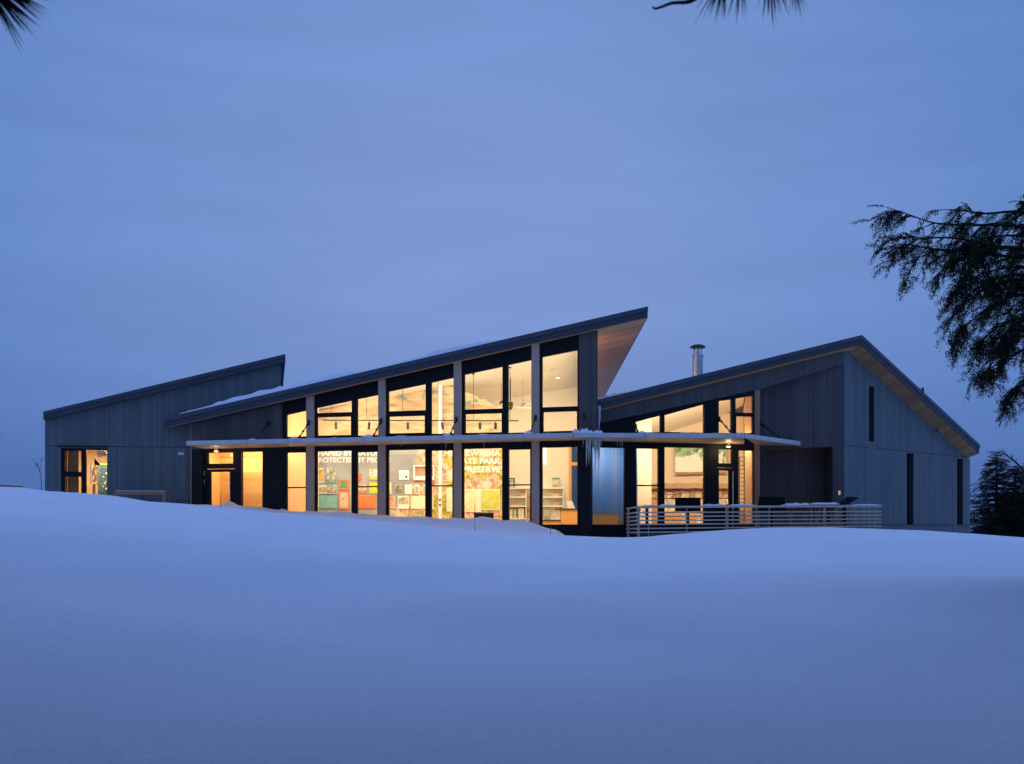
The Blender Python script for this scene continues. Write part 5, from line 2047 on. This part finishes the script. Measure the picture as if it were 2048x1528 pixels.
# crumpled ice lump in the valley between the roofs
mb = MB()
cv = RR1.p(P(1218, 0, 44.2).x, 44.2, .10)
rings, seg = 6, 14
for i in range(rings + 1):
    th = math.pi * .5 * i / rings
    for k in range(seg):
        ph = 2 * math.pi * k / seg
        d = Vector((math.sin(th) * math.cos(ph) * .42, math.sin(th) * math.sin(ph) * .35, math.cos(th) * .26))
        d *= 1 + .5 * noise.noise(d * 3.1 + Vector((1, 7, 2)))
        mb.v.append((cv.x + d.x, cv.y + d.y, cv.z - .08 + d.z + RR1.gx * d.x))
for i in range(rings):
    for k in range(seg):
        mb.f.append((i * seg + k, (i + 1) * seg + k, (i + 1) * seg + (k + 1) % seg, i * seg + (k + 1) % seg))
tag(mb.build("snow_lump", M["snow"], smooth=True), "crumpled snow lump in the valley between middle and right roofs", "snow")

mb = MB()
for u0, w, h in ((503, 14, .05), (586, 17, .10), (668, 6, .03), (733, 20, .12), (802, 26, .045), (893, 16, .09), (966, 26, .05), (1056, 16, .14), (1100, 20, .03),
                 (1152, 14, .15), (1172, 26, .19), (1196, 18, .12), (1285, 14, .11), (1299, 20, .05), (1371, 22, .045), (1430, 14, .02), (1482, 12, .05)):
    f = front_at(u0)
    sc = f.y / F
    rad = w * .62 * sc
    nx2, ny2 = 16, 7
    b0 = len(mb.v)
    for i in range(nx2 + 1):
        for j in range(ny2 + 1):
            a_, b_ = i / nx2 * 2 - 1, j / ny2
            e_ = max(0, 1 - abs(a_) ** 2.2) * min(1, 3.5 * b_ + .0) * min(1, 3 * (1 - b_))
            n_ = noise.noise(Vector((u0 * .37 + a_ * 2.3, b_ * 2, 1))) + .5 * noise.noise(Vector((u0 * .9 + a_ * 6.5, b_ * 5, 4)))
            hh = max(0, h * .80 * e_ * (1 + .75 * n_))
            mb.v.append((f.x + a_ * rad, f.y + .012 + b_ * (rad * 1.1 + .1), Z1 + .002 + hh))
    for i in range(nx2):
        for j in range(ny2):
            k = b0 + i * (ny2 + 1) + j
            mb.f.append((k, k + ny2 + 1, k + ny2 + 2, k + 1))
tag(mb.build("canopy_snow", M["snow"], smooth=True), "lumps of snow along the front edge of the pale canopy", "snow", kind="stuff")

# icicles
icl = [(1166, 895, .018), (1173, 934, .05), (1177.5, 930, .05), (1180.5, 918, .045), (1185, 905, .03), (1188, 914, .045), (1190.5, 953, .06), (1194, 915, .05), (1197, 945, .055), (1199.5, 928, .04),
       (1203, 897, .02), (1227.5, 887, .012), (1235, 891, .014), (1240.5, 893, .016), (1244.5, 898, .016)]
CL = " in the canopy icicle cluster at the bend"
icl_lab = ["tiny first icicle at the left" + CL, "long thick left icicle" + CL, "icicle close beside the long thick left one" + CL, "middling icicle right of the left pair" + CL,
           "short icicle in the gap" + CL, "middling icicle just left of the longest" + CL, "longest icicle of all" + CL, "middling icicle just right of the longest" + CL,
           "second longest icicle, before the blue window" + CL, "thick icicle next to last at the right" + CL, "tiny last icicle at the right" + CL,
           "shortest of the thin icicles above the right half of the blue window", "second of the thin icicles above the right half of the blue window",
           "third of the thin icicles above the right half of the blue window", "longest and last of the thin icicles above the right half of the blue window"]
for i, (u0, v1, r) in enumerate(icl):
    f = front_at(u0)
    yv = f.y + .10 + .05 * (i % 3)
    x = (u0 - CX) / F * yv
    z1 = (HV - v1) / F * yv
    L = Z0 - z1
    mb = MB()
    pts, rad = [], []
    for k in range(8):
        g = k / 7
        pts.append((x + .012 * math.sin(g * 5 + i) + .02 * g * math.sin(i), yv + .01 * math.cos(g * 6 + i), Z0 - .001 - L * g))
        rad.append(max(.82 * r * (1 - g) ** .75 * (1 + .18 * math.sin(g * 22 + i)), .004))
    mb.tube(pts, rad, 8)
    o = mb.build("icicle", M["ice"], smooth=True)
    thin = r < .02 and u0 > 1210
    tag(o, icl_lab[i], "icicle", "thin icicles above the blue window" if thin else "icicle cluster at the canopy bend")
# frozen drip from the left end of the right roof
for u0, v0, v1, r, lab in ((1197.5, 812, 862, .075, "long frozen drip from the roof corner down to the canopy"),
                           (1178.5, 806, 832, .07, "short warm tinted ice sheath on the left end of the right roof")):
    y0 = 42.9 if u0 > 1190 else 43.1
    mb = MB()
    pts, rad = [], []
    for k in range(9):
        g = k / 8
        q = P(u0 + .8 * math.sin(g * 4), v0 + (v1 - v0) * g, y0)
        pts.append(q)
        rad.append(r * (1 - .62 * g) * (1 + .12 * math.sin(g * 16)))
    mb.tube(pts, rad, 8)
    tag(mb.build("icicle", M["ice"], smooth=True), lab, "icicle")
q = P(85.5, 832, 46.2)
tag(MB().tube([q, q - Vector((0, 0, .3)), q - Vector((-.01, 0, .62))], [.02, .012, .003], 6).build("icicle", M["ice"]), "single icicle at the left tip of the left wing roof", "icicle")
for u0, v1 in ((802, 893), (892, 899), (968, 896)):
    f = front_at(u0)
    x, yv = (u0 - CX) / F * (f.y + .15), f.y + .15
    mb = MB().tube([(x, yv, Z0 - .001), (x, yv, (HV - v1) / F * yv)], [.012, .004], 6)
    tag(mb.build("icicle", M["ice"]), "lone thin icicle under the canopy before the " + {802: "wide pane of the third bay", 892: "narrow pane of the third bay", 968: "map wall pane of the fourth bay"}[u0], "icicle", "lone thin icicles before the glazed bays")

# marker stakes
for u0, v0, v1, y, lab in ((949.5, 1000, 1064, 38.0, "thin marker stake in the snow before the map boards"), (1101, 1036, 1070, 38.0, "thin marker stake in the snow before the fifth bay"),
                           (441, 985, 1013, 43.0, "thin reddish marker stake before the entry door")):
    a, b = P(u0, v0, y), P(u0, v1 + 4, y)
    tag(MB().tube([b, a], [.009, .007], 6).build("marker_stake", M["twig"]), lab, "stake", "marker stakes in the snow")

# ------------------------------------------------------------------ trees


def spray_template(seed, n_sub, needles, needle_len, droop):
    """a flat conifer spray one unit long: quads along +X, flat in XY, tip drooping"""
    rng = random.Random(seed)
    out = []

    def needle_row(p, d, L, n):
        for k in range(n):
            f = (k + rng.random()) / n
            q = p + d * (L * f)
            for sg in (-1, 1):
                side = Vector((-d.y, d.x, 0)) * sg
                nd = (d * .8 + side + Vector((0, 0, rng.uniform(-.45, .45)))).normalized()
                l = needle_len * rng.uniform(.7, 1.25) * (1 - .35 * f)
                w = nd.cross(Vector((rng.uniform(-1, 1), rng.uniform(-1, 1), rng.uniform(.2, 1)))).normalized() * l * .24
                out.append((q - w * .4, q + nd * l * .55 - w, q + nd * l, q + nd * l * .55 + w))

    needle_row(Vector((0, 0, 0)), Vector((1, 0, 0)), 1.0, needles * 2)
    for k in range(n_sub):
        f = .06 + .86 * (k + rng.uniform(.2, .8)) / n_sub
        sg = 1 if k % 2 else -1
        a_ = math.radians(rng.uniform(32, 58)) * sg
        L = (.20 + .34 * (1 - f) ** .8) * rng.uniform(.65, 1.15)
        if rng.random() < .12:
            continue
        needle_row(Vector((f, 0, 0)), Vector((math.cos(a_), math.sin(a_), rng.uniform(-.2, .1))).normalized(), L, max(2, int(needles * L * 2.0)))
    arr = np.array([[tuple(v) for v in q] for q in out])
    arr[..., 2] -= droop * arr[..., 0] ** 2
    return arr


def place_sprays(templates, items):
    """items: (position, direction, up, length, template index) -> vertex array"""
    chunks = []
    for p, d, up, L, k in items:
        y_ = up.cross(d)
        y_ = y_.normalized() if y_.length > 1e-6 else Vector((0, 1, 0))
        z_ = d.cross(y_)
        m = np.array((tuple(d), tuple(y_), tuple(z_))) * L
        chunks.append(templates[k] @ m + np.array(tuple(p)))
    return np.concatenate(chunks).reshape(-1, 3)


def leaf_mesh(name, verts, mat, parent):
    n = len(verts) // 4
    o0 = world_origin(parent) if parent is not None else Vector((0, 0, 0))
    v = verts - np.array(tuple(o0))
    me = bpy.data.meshes.new(name)
    me.vertices.add(len(v))
    me.vertices.foreach_set("co", v.astype(np.float32).ravel())
    me.loops.add(n * 4)
    me.loops.foreach_set("vertex_index", np.arange(n * 4, dtype=np.int32))
    me.polygons.add(n)
    me.polygons.foreach_set("loop_start", np.arange(0, n * 4, 4, dtype=np.int32))
    me.update(calc_edges=True)
    me.materials.append(mat)
    o = bpy.data.objects.new(name, me)
    COL.objects.link(o)
    if parent is not None:
        o.parent = parent
    o["kind"] = "stuff"
    return o


def catmull(pts, n):
    out = []
    pts = [Vector(p) for p in pts]
    ext = [pts[0] * 2 - pts[1]] + pts + [pts[-1] * 2 - pts[-2]]
    for i in range(1, len(ext) - 2):
        p0, p1, p2, p3 = ext[i - 1:i + 3]
        for k in range(n):
            t = k / n
            out.append(.5 * ((2 * p1) + (p2 - p0) * t + (2 * p0 - 5 * p1 + 4 * p2 - p3) * t * t + (3 * p1 - p0 - 3 * p2 + p3) * t ** 3))
    out.append(pts[-1])
    return out


HT = [spray_template(40 + i, 9, 7, .125, .26) for i in range(6)]
ST = [spray_template(70 + i, 7, 5, .15, .12) for i in range(5)]

# hemlock whose boughs reach in from the right
YH = 13.0
tx = (2235 - CX) / F * YH
hem = thing("hemlock_tree", "dark hemlock whose drooping boughs reach in from the right edge", "tree", (tx, YH + .6, ground_z(tx, YH + .6)))
gz = ground_z(tx, YH + .6)
MB().tube([(tx, YH + .6, gz - .2), (tx + .05, YH + .6, 1.5), (tx - .05, YH + .62, 4.0), (tx, YH + .6, 11.3)], [.24, .2, .15, .03], 12).build("trunk", M["bark"], hem, smooth=True)
hb = MB()
rng = random.Random(11)
boughs = [
    ([(2235, 520), (2120, 470), (2030, 452), (1950, 450), (1870, 446), (1815, 428), (1772, 414)], -.3, .46),
    ([(2235, 470), (2120, 448), (2040, 424), (1970, 427), (1915, 420), (1876, 420)], .5, .34),
    ([(2235, 560), (2110, 510), (2020, 494), (1960, 502), (1908, 522), (1872, 552)], -.6, .42),
    ([(2235, 630), (2110, 575), (2030, 560), (1970, 578), (1925, 614), (1893, 642)], .1, .44),
    ([(2235, 710), (2130, 650), (2050, 636), (1995, 655), (1962, 684), (1952, 702)], -.3, .40),
    ([(2235, 780), (2140, 710), (2070, 694), (2022, 712), (1988, 732), (1968, 746)], .3, .34),
    ([(2235, 860), (2150, 780), (2090, 752), (2050, 760), (2026, 778), (2008, 800)], -.1, .26),
    ([(2235, 580), (2110, 525), (2010, 512), (1930, 503), (1860, 497), (1815, 490), (1790, 498)], .2, .46),
    ([(2235, 440), (2150, 430), (2100, 420), (2060, 405), (2038, 402)], -.1, .28),
    ([(2235, 540), (2090, 505), (1990, 492), (1910, 476), (1840, 476), (1795, 472)], -.7, .46),
    ([(2235, 660), (2120, 600), (2040, 590), (1985, 610), (1950, 636), (1925, 652)], -.7, .42),
    ([(2235, 600), (2130, 550), (2060, 535), (2000, 538), (1945, 556), (1908, 590)], .6, .42),
    ([(2235, 500), (2130, 476), (2060, 458), (2010, 446), (1965, 448)], .3, .36),
    ([(2235, 740), (2140, 682), (2080, 664), (2030, 680), (2000, 696)], .7, .36),
    ([(2235, 420), (2160, 392), (2110, 384), (2068, 378)], .2, .2),
    ([(2235, 620), (2140, 590), (2080, 600), (2045, 632)], 1.0, .40),
    ([(2235, 560), (2150, 528), (2090, 540), (2030, 568), (1985, 586)], 1.2, .44),
    ([(2235, 690), (2150, 640), (2090, 640), (2040, 665), (2000, 690)], .2, .38),
    ([(2235, 540), (2120, 500), (2040, 510), (1960, 535), (1915, 560)], .9, .40),
    ([(2235, 500), (2130, 470), (2050, 470), (1975, 475), (1925, 490)], -.5, .40),
    ([(2235, 600), (2130, 560), (2050, 550), (1980, 560), (1930, 600), (1900, 630)], .5, .42),
    ([(2235, 660), (2150, 620), (2080, 615), (2020, 640), (1985, 672)], 1.0, .38),
    ([(2235, 640), (2130, 610), (2070, 620), (2020, 660), (1990, 700)], -.6, .36),
    ([(2235, 800), (2150, 750), (2100, 735), (2065, 745), (2040, 775)], .5, .28),
]
items = []
for pts, dy, tl in boughs:
    path = catmull([P(u, v, YH + dy * (1 - max(0, (u - 2048)) / 200)) for u, v in pts], 10)
    path[0] = Vector((tx, YH + .6, path[0].z - .1))
    n = len(path)
    hb.tube(path, [.024 * (1 - i / n) ** 1.2 + .0035 for i in range(n)], 6)
    def spray(b, base_d, L):
        dn = (base_d * rng.uniform(.3, 1.0) + Vector((rng.uniform(-.7, .7), rng.uniform(-.8, .8), rng.uniform(-.95, .10)))).normalized()
        up = Vector((rng.uniform(-.7, .7), -.5 + rng.uniform(-.7, .7), .7)).normalized()
        items.append((b, dn, up, L, rng.randrange(6)))
        hb.tube([b, b + dn * L * .5 + Vector((0, 0, -.05 * L)), b + dn * L + Vector((0, 0, -.25 * L))], [.0035, .0025, .0012], 3, cap=False)

    plen = sum((path[i + 1] - path[i]).length for i in range(n - 1))
    for q in range(int(plen / .27)):
        x_ = rng.uniform(.12, .99) * (n - 2)
        i = int(x_)
        b = path[i].lerp(path[i + 1], x_ - i)
        f = x_ / n
        if CX + F * b.x / b.y > 2120 and rng.random() < .7:
            continue
        sd = (path[i + 1] - path[i]).normalized()
        side = sd.cross(Vector((0, 0, 1))).normalized() * (1 if q % 2 else -1)
        ld = (sd * rng.uniform(.35, 1.1) + side * rng.uniform(.2, 1.1) + Vector((0, 0, rng.uniform(-.95, .02)))).normalized()
        ll = tl * rng.uniform(.55, 1.35) * (1 - .45 * f)
        limb = [b, b + ld * ll * .5 + Vector((0, 0, .02)), b + ld * ll + Vector((0, 0, -.16 * ll))]
        hb.tube(limb, [.007, .005, .0025], 4, cap=False)
        ns = max(2, int(ll / .075))
        for w in range(ns):
            g = (w + rng.random()) / ns
            bb_ = limb[0].lerp(limb[1], g * 2) if g < .5 else limb[1].lerp(limb[2], g * 2 - 1)
            spray(bb_, ld, rng.uniform(.11, .25))
        spray(limb[2], ld, rng.uniform(.16, .28))
    for q in range(int(plen / .165)):
        x_ = rng.uniform(.3, 1) * (n - 2)
        i = int(x_)
        b = path[i].lerp(path[i + 1], x_ - i)
        if CX + F * b.x / b.y < 2120:
            spray(b, (path[i + 1] - path[i]).normalized(), rng.uniform(.14, .30))
    # the tip
    items.append((path[-1], (path[-1] - path[-3]).normalized(), Vector((0, -.5, .8)).normalized(), tl * .4, 0))
# the rest of the tree, out of frame
for k in range(60):
    a = rng.uniform(-1.3, 1.6)
    z0 = rng.uniform(.8, 10.5)
    reach = (11.5 - z0) * .30 + .5
    d = Vector((math.cos(a), math.sin(a), 0))
    if d.x < 0.15:
        continue
    s0 = Vector((tx, YH + .6, z0))
    e = s0 + d * reach + Vector((0, 0, -.3))
    hb.tube([s0, s0.lerp(e, .5) + Vector((0, 0, .25)), e], [.035, .022, .006], 5)
    for q in range(16):
        b = s0.lerp(e, rng.uniform(.15, 1)) + Vector((0, 0, .15))
        dn = (d * .6 + Vector((rng.uniform(-.8, .8), rng.uniform(-.8, .8), rng.uniform(-.7, .1)))).normalized()
        if b.x / b.y < .51:
            continue
        items.append((b, dn, Vector((0, 0, 1)), .6, rng.randrange(6)))
hb.build("branches", M["bark"], hem)
leaf_mesh("foliage", place_sprays(HT, items), M["hemlock"], hem)
n_hem = len(items)


def conifer_geo(x, y, gz, height, radius, seed, lean=0.0, n_tier=26, dens=1.0, low=.04):
    rng = random.Random(seed)
    bb = MB()
    items = []
    for i in range(n_tier):
        f = (i + rng.random()) / n_tier
        z = gz + height * (low + (1 - low) * f * .98)
        r = radius * (1 - f) ** .85 * rng.uniform(.8, 1.1) + .12
        nb = int((6 + 6 * (1 - f)) * dens)
        for k in range(nb):
            a = rng.uniform(0, 2 * math.pi)
            d = Vector((math.cos(a), math.sin(a), 0))
            s0 = Vector((x + lean * f, y, z + rng.uniform(-.1, .1)))
            rr = r * rng.uniform(.5, 1.15)
            rise = rng.uniform(-.28, .22) * rr
            e = s0 + d * rr + Vector((0, 0, rise))
            bb.tube([s0, e], [.018, .004], 4, cap=False)
            for q in range(max(2, int(rr / .22))):
                b = s0.lerp(e, rng.uniform(.12, 1.0))
                side = Vector((-d.y, d.x, 0)) * rng.choice((-1, 1))
                dn = (d * rng.uniform(.4, 1) + side * rng.uniform(0, 1) + Vector((0, 0, rng.uniform(-.5, .3)))).normalized()
                items.append((b, dn, Vector((rng.uniform(-.6, .6), rng.uniform(-.6, .6), 1)).normalized(), rng.uniform(.26, .55), rng.randrange(5)))
            items.append((e - d * .15, (d + Vector((0, 0, rng.uniform(-.2, .25)))).normalized(), Vector((0, 0, 1)), rng.uniform(.25, .45), rng.randrange(5)))
    return bb, items


def conifer(label, x, y, height, radius, seed, mat, **kw):
    gz = ground_z(x, y) - .3
    t = thing("spruce_tree", label, "tree", (x, y, gz), "dark conifers beyond the end wall")
    lean = kw.get("lean", 0)
    MB().tube([(x, y, gz), (x + lean * .5, y, gz + height * .5), (x + lean, y, gz + height)], [.16, .09, .012], 10).build("trunk", M["bark"], t)
    bb, items = conifer_geo(x, y, gz, height, radius, seed, **kw)
    bb.build("branches", M["bark"], t)
    leaf_mesh("foliage", place_sprays(ST, items), mat, t)
    return t


q = P(1992, 903, 61)
conifer("dark pointed spruce right of the end wall", q.x, 61, q.z - ground_z(q.x, 61) + .3, 2.5, 3, M["spruce"], lean=.05, n_tier=34, dens=1.35)
q = P(2030, 928, 63)
conifer("dense dark spruce close behind the pointed one", q.x, 63, q.z - ground_z(q.x, 63) + .3, 2.6, 5, M["spruce"], n_tier=32, dens=1.4)
q = P(2066, 912, 60)
conifer("broad dark spruce half cut by the right edge", q.x, 60, q.z - ground_z(q.x, 60) + .3, 2.2, 8, M["spruce"], n_tier=28)
# unseen conifer wood behind and beside the camera, placed to shade the foreground snow
rng = random.Random(77)
WT = [spray_template(90 + i, 6, 4, .15, .12) for i in range(5)]
stand = [(-24 + k * 3.4, -5.0 - 3.5 * (k % 3) - (2.5 if abs(-24 + k * 3.4) < 2.5 else 0)) for k in range(15)]
stand += [(-7.6, 1.5), (-9.4, 5.5), (-12.0, 10.0), (-15.5, 15.5), (8.2, 1.0), (10.2, 5.0), (13.0, 9.0), (17.5, 15.5),
          (-6.0, -1.5), (6.4, -2.0), (-11.5, 2.5), (13.0, 2.5), (-16.0, 8.0), (18.5, 8.0)]
wood = thing("wood", "unseen dark wood of tall conifers behind the camera, added for its shade", "wood", (0, -8, -3), kind="stuff")
proto = []
for k in range(3):
    tr_b = MB().tube([(0, 0, -.3), (0, 0, 22)], [.26, .02], 8).build("trunk", M["bark"], None, centre=False)
    bb, it = conifer_geo(0, 0, -.3, 22.0, 3.7, 100 + k, n_tier=26, dens=.95, low=.08)
    it = [(p, d, u, L * 2.4, q) for p, d, u, L, q in it if rng.random() < .8]
    proto.append((tr_b, leaf_mesh("foliage", place_sprays(WT, it), M["spruce"], None)))
for k, (x, y) in enumerate(stand):
    x, y = x + rng.uniform(-.8, .8), y + rng.uniform(-.8, .8)
    sc_ = rng.uniform(.86, 1.12)
    for src in proto[k % 3]:
        o = src if k < 3 else src.copy()
        if k >= 3:
            COL.objects.link(o)
        o.parent = wood
        o.location = Vector((x, y, ground_z(x, y))) - world_origin(wood)
        o.rotation_euler = (0, 0, rng.uniform(0, 6.28))
        o.scale = (sc_, sc_, sc_)
# bare crooked branch above the spruces
rng = random.Random(4)
mb = MB()
qs_ = [P(2052, 1000, 58.5), P(2046, 940, 58.5), P(2032, 925, 58.5), P(2018, 914, 58.5), P(2004, 904, 58.5)]
mb.tube(qs_, [.07, .06, .05, .035, .015], 6)
for k in range(16):
    b = qs_[2].lerp(qs_[4], rng.random())
    mb.tube([b, b + Vector((rng.uniform(-.3, .25), rng.uniform(-.2, .2), rng.uniform(.05, .35)))], [.018, .006], 4)
mb.tube([P(2052, 1000, 58.5), (P(2052, 1000, 58.5).x, 58.5, ground_z(P(2052, 1000, 58.5).x, 58.5) - .2)], [.07, .09], 6)
t = thing("dead_tree", "bare crooked dead tree top sticking out above the spruces", "tree", (P(2052, 0, 58.5).x, 58.5, -1))
mb.build("trunk", M["bark"], t)
# leafless saplings


def sapling(label, u, v0, y, h, seed, mat, spread=.5):
    rng = random.Random(seed)
    b = P(u, v0, y)
    gz = ground_z(b.x, y)
    t = thing("bare_sapling", label, "sapling", (b.x, y, gz), "leafless saplings")
    mb = MB()

    def grow(p, d, L, r, lev):
        e = p + d * L
        mb.tube([p, e], [r, r * .6], 4, cap=False)
        if lev == 0:
            return
        for k in range(3 if lev > 1 else 4):
            f = rng.uniform(.35, 1)
            nd = (d + Vector((rng.uniform(-1, 1), rng.uniform(-1, 1), rng.uniform(-.1, .6))) * spread).normalized()
            grow(p.lerp(e, f), nd, L * rng.uniform(.45, .7), r * .55, lev - 1)

    stem = MB()
    stem.tube([Vector((b.x, y, gz - .2)), b], [.03, .022], 5)
    stem.build("trunk", mat, t)
    grow(b, Vector((-.1, 0, 1)).normalized(), h * .55, .02, 3)
    mb.build("branches", mat, t)


sapling("thin leafless sapling beside the left end of the left wing", 83, 968, 58, 1.5, 2, M["twig"], .75)
sapling("leafless twigs cut by the left edge above the beam", -8, 905, 60, 1.6, 6, M["twig"], .9)
sapling("faint leafless sapling between end wall and spruce", 1946, 1040, 60, 1.8, 9, M["twig"], .5)


# pines beside the camera whose needles hang into the top of the picture
def pine(label, base, tips, seed, crown_dir):
    rng = random.Random(seed)
    x, y = base
    gz = ground_z(x, y)
    t = thing("pine_tree", label, "tree", (x, y, gz), "pines beside the camera")
    MB().tube([(x, y, gz - .2), (x + .05, y, gz + 6), (x, y - .1, gz + 15.5)], [.24, .19, .03], 12).build("trunk", M["bark"], t, smooth=True)
    bb = MB()
    verts, faces = [], []

    def tuft(p, d, n, L, w, spread):
        for _ in range(n):
            nd = (d + Vector((rng.uniform(-1, 1), rng.uniform(-1, 1), rng.uniform(-1, 1))) * spread).normalized()
            l = L * rng.uniform(.7, 1.1)
            side = nd.cross(Vector((rng.uniform(-1, 1), rng.uniform(-1, 1), rng.uniform(-1, 1)))).normalized() * w
            s2 = nd.cross(side).normalized() * w
            q0 = p - d * rng.uniform(0, .05)
            sag = Vector((0, 0, -.10 * l))
            m = q0 + nd * l * .55 + sag * .25
            e = q0 + nd * l + sag
            b = len(verts)
            verts.extend([tuple(q0 - side), tuple(q0 + side), tuple(q0 + s2), tuple(m - side), tuple(m + side), tuple(m + s2), tuple(e)])
            faces.extend([(b, b + 1, b + 4, b + 3), (b + 1, b + 2, b + 5, b + 4), (b + 2, b, b + 3, b + 5), (b + 3, b + 4, b + 6), (b + 4, b + 5, b + 6), (b + 5, b + 3, b + 6)])

    for path, tufts in tips:
        pts = catmull([Vector((x, y, path[0].z + .3))] + path, 6)
        n = len(pts)
        bb.tube(pts, [.016 * (1 - i / n) ** 2 + .0036 for i in range(n)], 6)
        for (p, d, n_, L, w, sp) in tufts:
            bb.tube([p - d * .04, min(pts, key=lambda q: (q - p).length)], [.004, .005], 5)
            tuft(p, d, n_, L, w, sp)
    # crown above the frame
    for k in range(60):
        z0 = gz + rng.uniform(3.6, 8.8)
        a = rng.uniform(0, 2 * math.pi)
        d = Vector((math.cos(a), math.sin(a), .1))
        R_ = (9.6 - (z0 - gz)) * .36 * rng.uniform(.6, 1.1)
        s0 = Vector((x, y, z0))
        e = s0 + d * R_
        # keep clear of the view
        if e.y > 0 and e.z < 1.0 + .50 * e.y and abs(e.x) < .55 * e.y + .6:
            continue
        bb.tube([s0, s0.lerp(e, .5) + Vector((0, 0, .06)), e], [.03, .02, .008], 5)
        for q in range(9):
            tuft(s0.lerp(e, rng.uniform(.35, 1)), (d + Vector((0, 0, .3))).normalized(), 16, .17, .003, .6)
    crown = []
    for k in range(330):
        z0 = gz + rng.uniform(5.4, 15.0)
        a = rng.uniform(0, 2 * math.pi)
        d = Vector((math.cos(a), math.sin(a), .05))
        R_ = ((15.8 - (z0 - gz)) * .36 + .7) * rng.uniform(.6, 1.15)
        s0 = Vector((x, y, z0))
        for q in range(7):
            cp = s0 + d * R_ * rng.uniform(.2, 1)
            if cp.y > -1.0 and cp.z < 1.7 + .56 * cp.y:
                continue
            crown.append((cp, (d + Vector((rng.uniform(-.6, .6), rng.uniform(-.6, .6), rng.uniform(-.2, .3)))).normalized(), Vector((0, 0, 1)), rng.uniform(.5, .9), rng.randrange(5)))
    leaf_mesh("foliage", place_sprays(WT, crown), M["pine"], t)
    bb.build("branches", M["bark"], t)
    m_ = MB()
    m_.v, m_.f = verts, faces
    m_.build("needle_tufts", M["pine"], t, kind="stuff")


def V(u, v, y):
    return P(u, v, y)


Y1 = 3.4
d1 = Vector((.80, .05, -.60)).normalized()
tips1 = [([V(-300, -160, Y1 + .1), V(-120, -90, Y1), V(-30, -40, Y1)],
          [(V(-28, -30, Y1), Vector((.74, .05, -.66)).normalized(), 46, .205, .0026, .27), (V(-8, -28, Y1 - .05), Vector((.92, -.05, -.34)).normalized(), 26, .19, .0026, .22),
           (V(-60, 0, Y1), Vector((.6, .05, -.8)).normalized(), 16, .14, .0026, .25)])]
pine("pine beside the camera, its needles hanging into the top left corner", (-3.2, 2.6), tips1, 21, None)
Y2 = 3.6
tips2 = [([V(1900, -330, Y2 - .3), V(1700, -150, Y2), V(1560, -70, Y2), V(1470, -60, Y2)],
          [(V(1450, -48, Y2), Vector((-.35, .05, -.93)).normalized(), 30, .165, .0024, .36), (V(1480, -52, Y2), Vector((-.1, .05, -.98)).normalized(), 18, .155, .0024, .28),
           (V(1540, -50, Y2), Vector((.1, .05, -.97)).normalized(), 30, .155, .0024, .30), (V(1585, -55, Y2), Vector((.15, .0, -.97)).normalized(), 16, .15, .0024, .25)]),
         ([V(1800, -330, Y2 - .2), V(1560, -100, Y2), V(1440, -30, Y2), V(1395, -6, Y2), V(1375, 4, Y2), V(1345, 6, Y2), V(1322, 14, Y2), V(1311, 17, Y2), V(1305, 14, Y2)], [])]
pine("pine beside the camera, its twig and needles at the top of the picture", (3.3, 2.2), tips2, 33, None)

print("hemlock leaves", n_hem, "objects", len(bpy.data.objects), "tris", sum(len(m.polygons) for m in bpy.data.meshes))
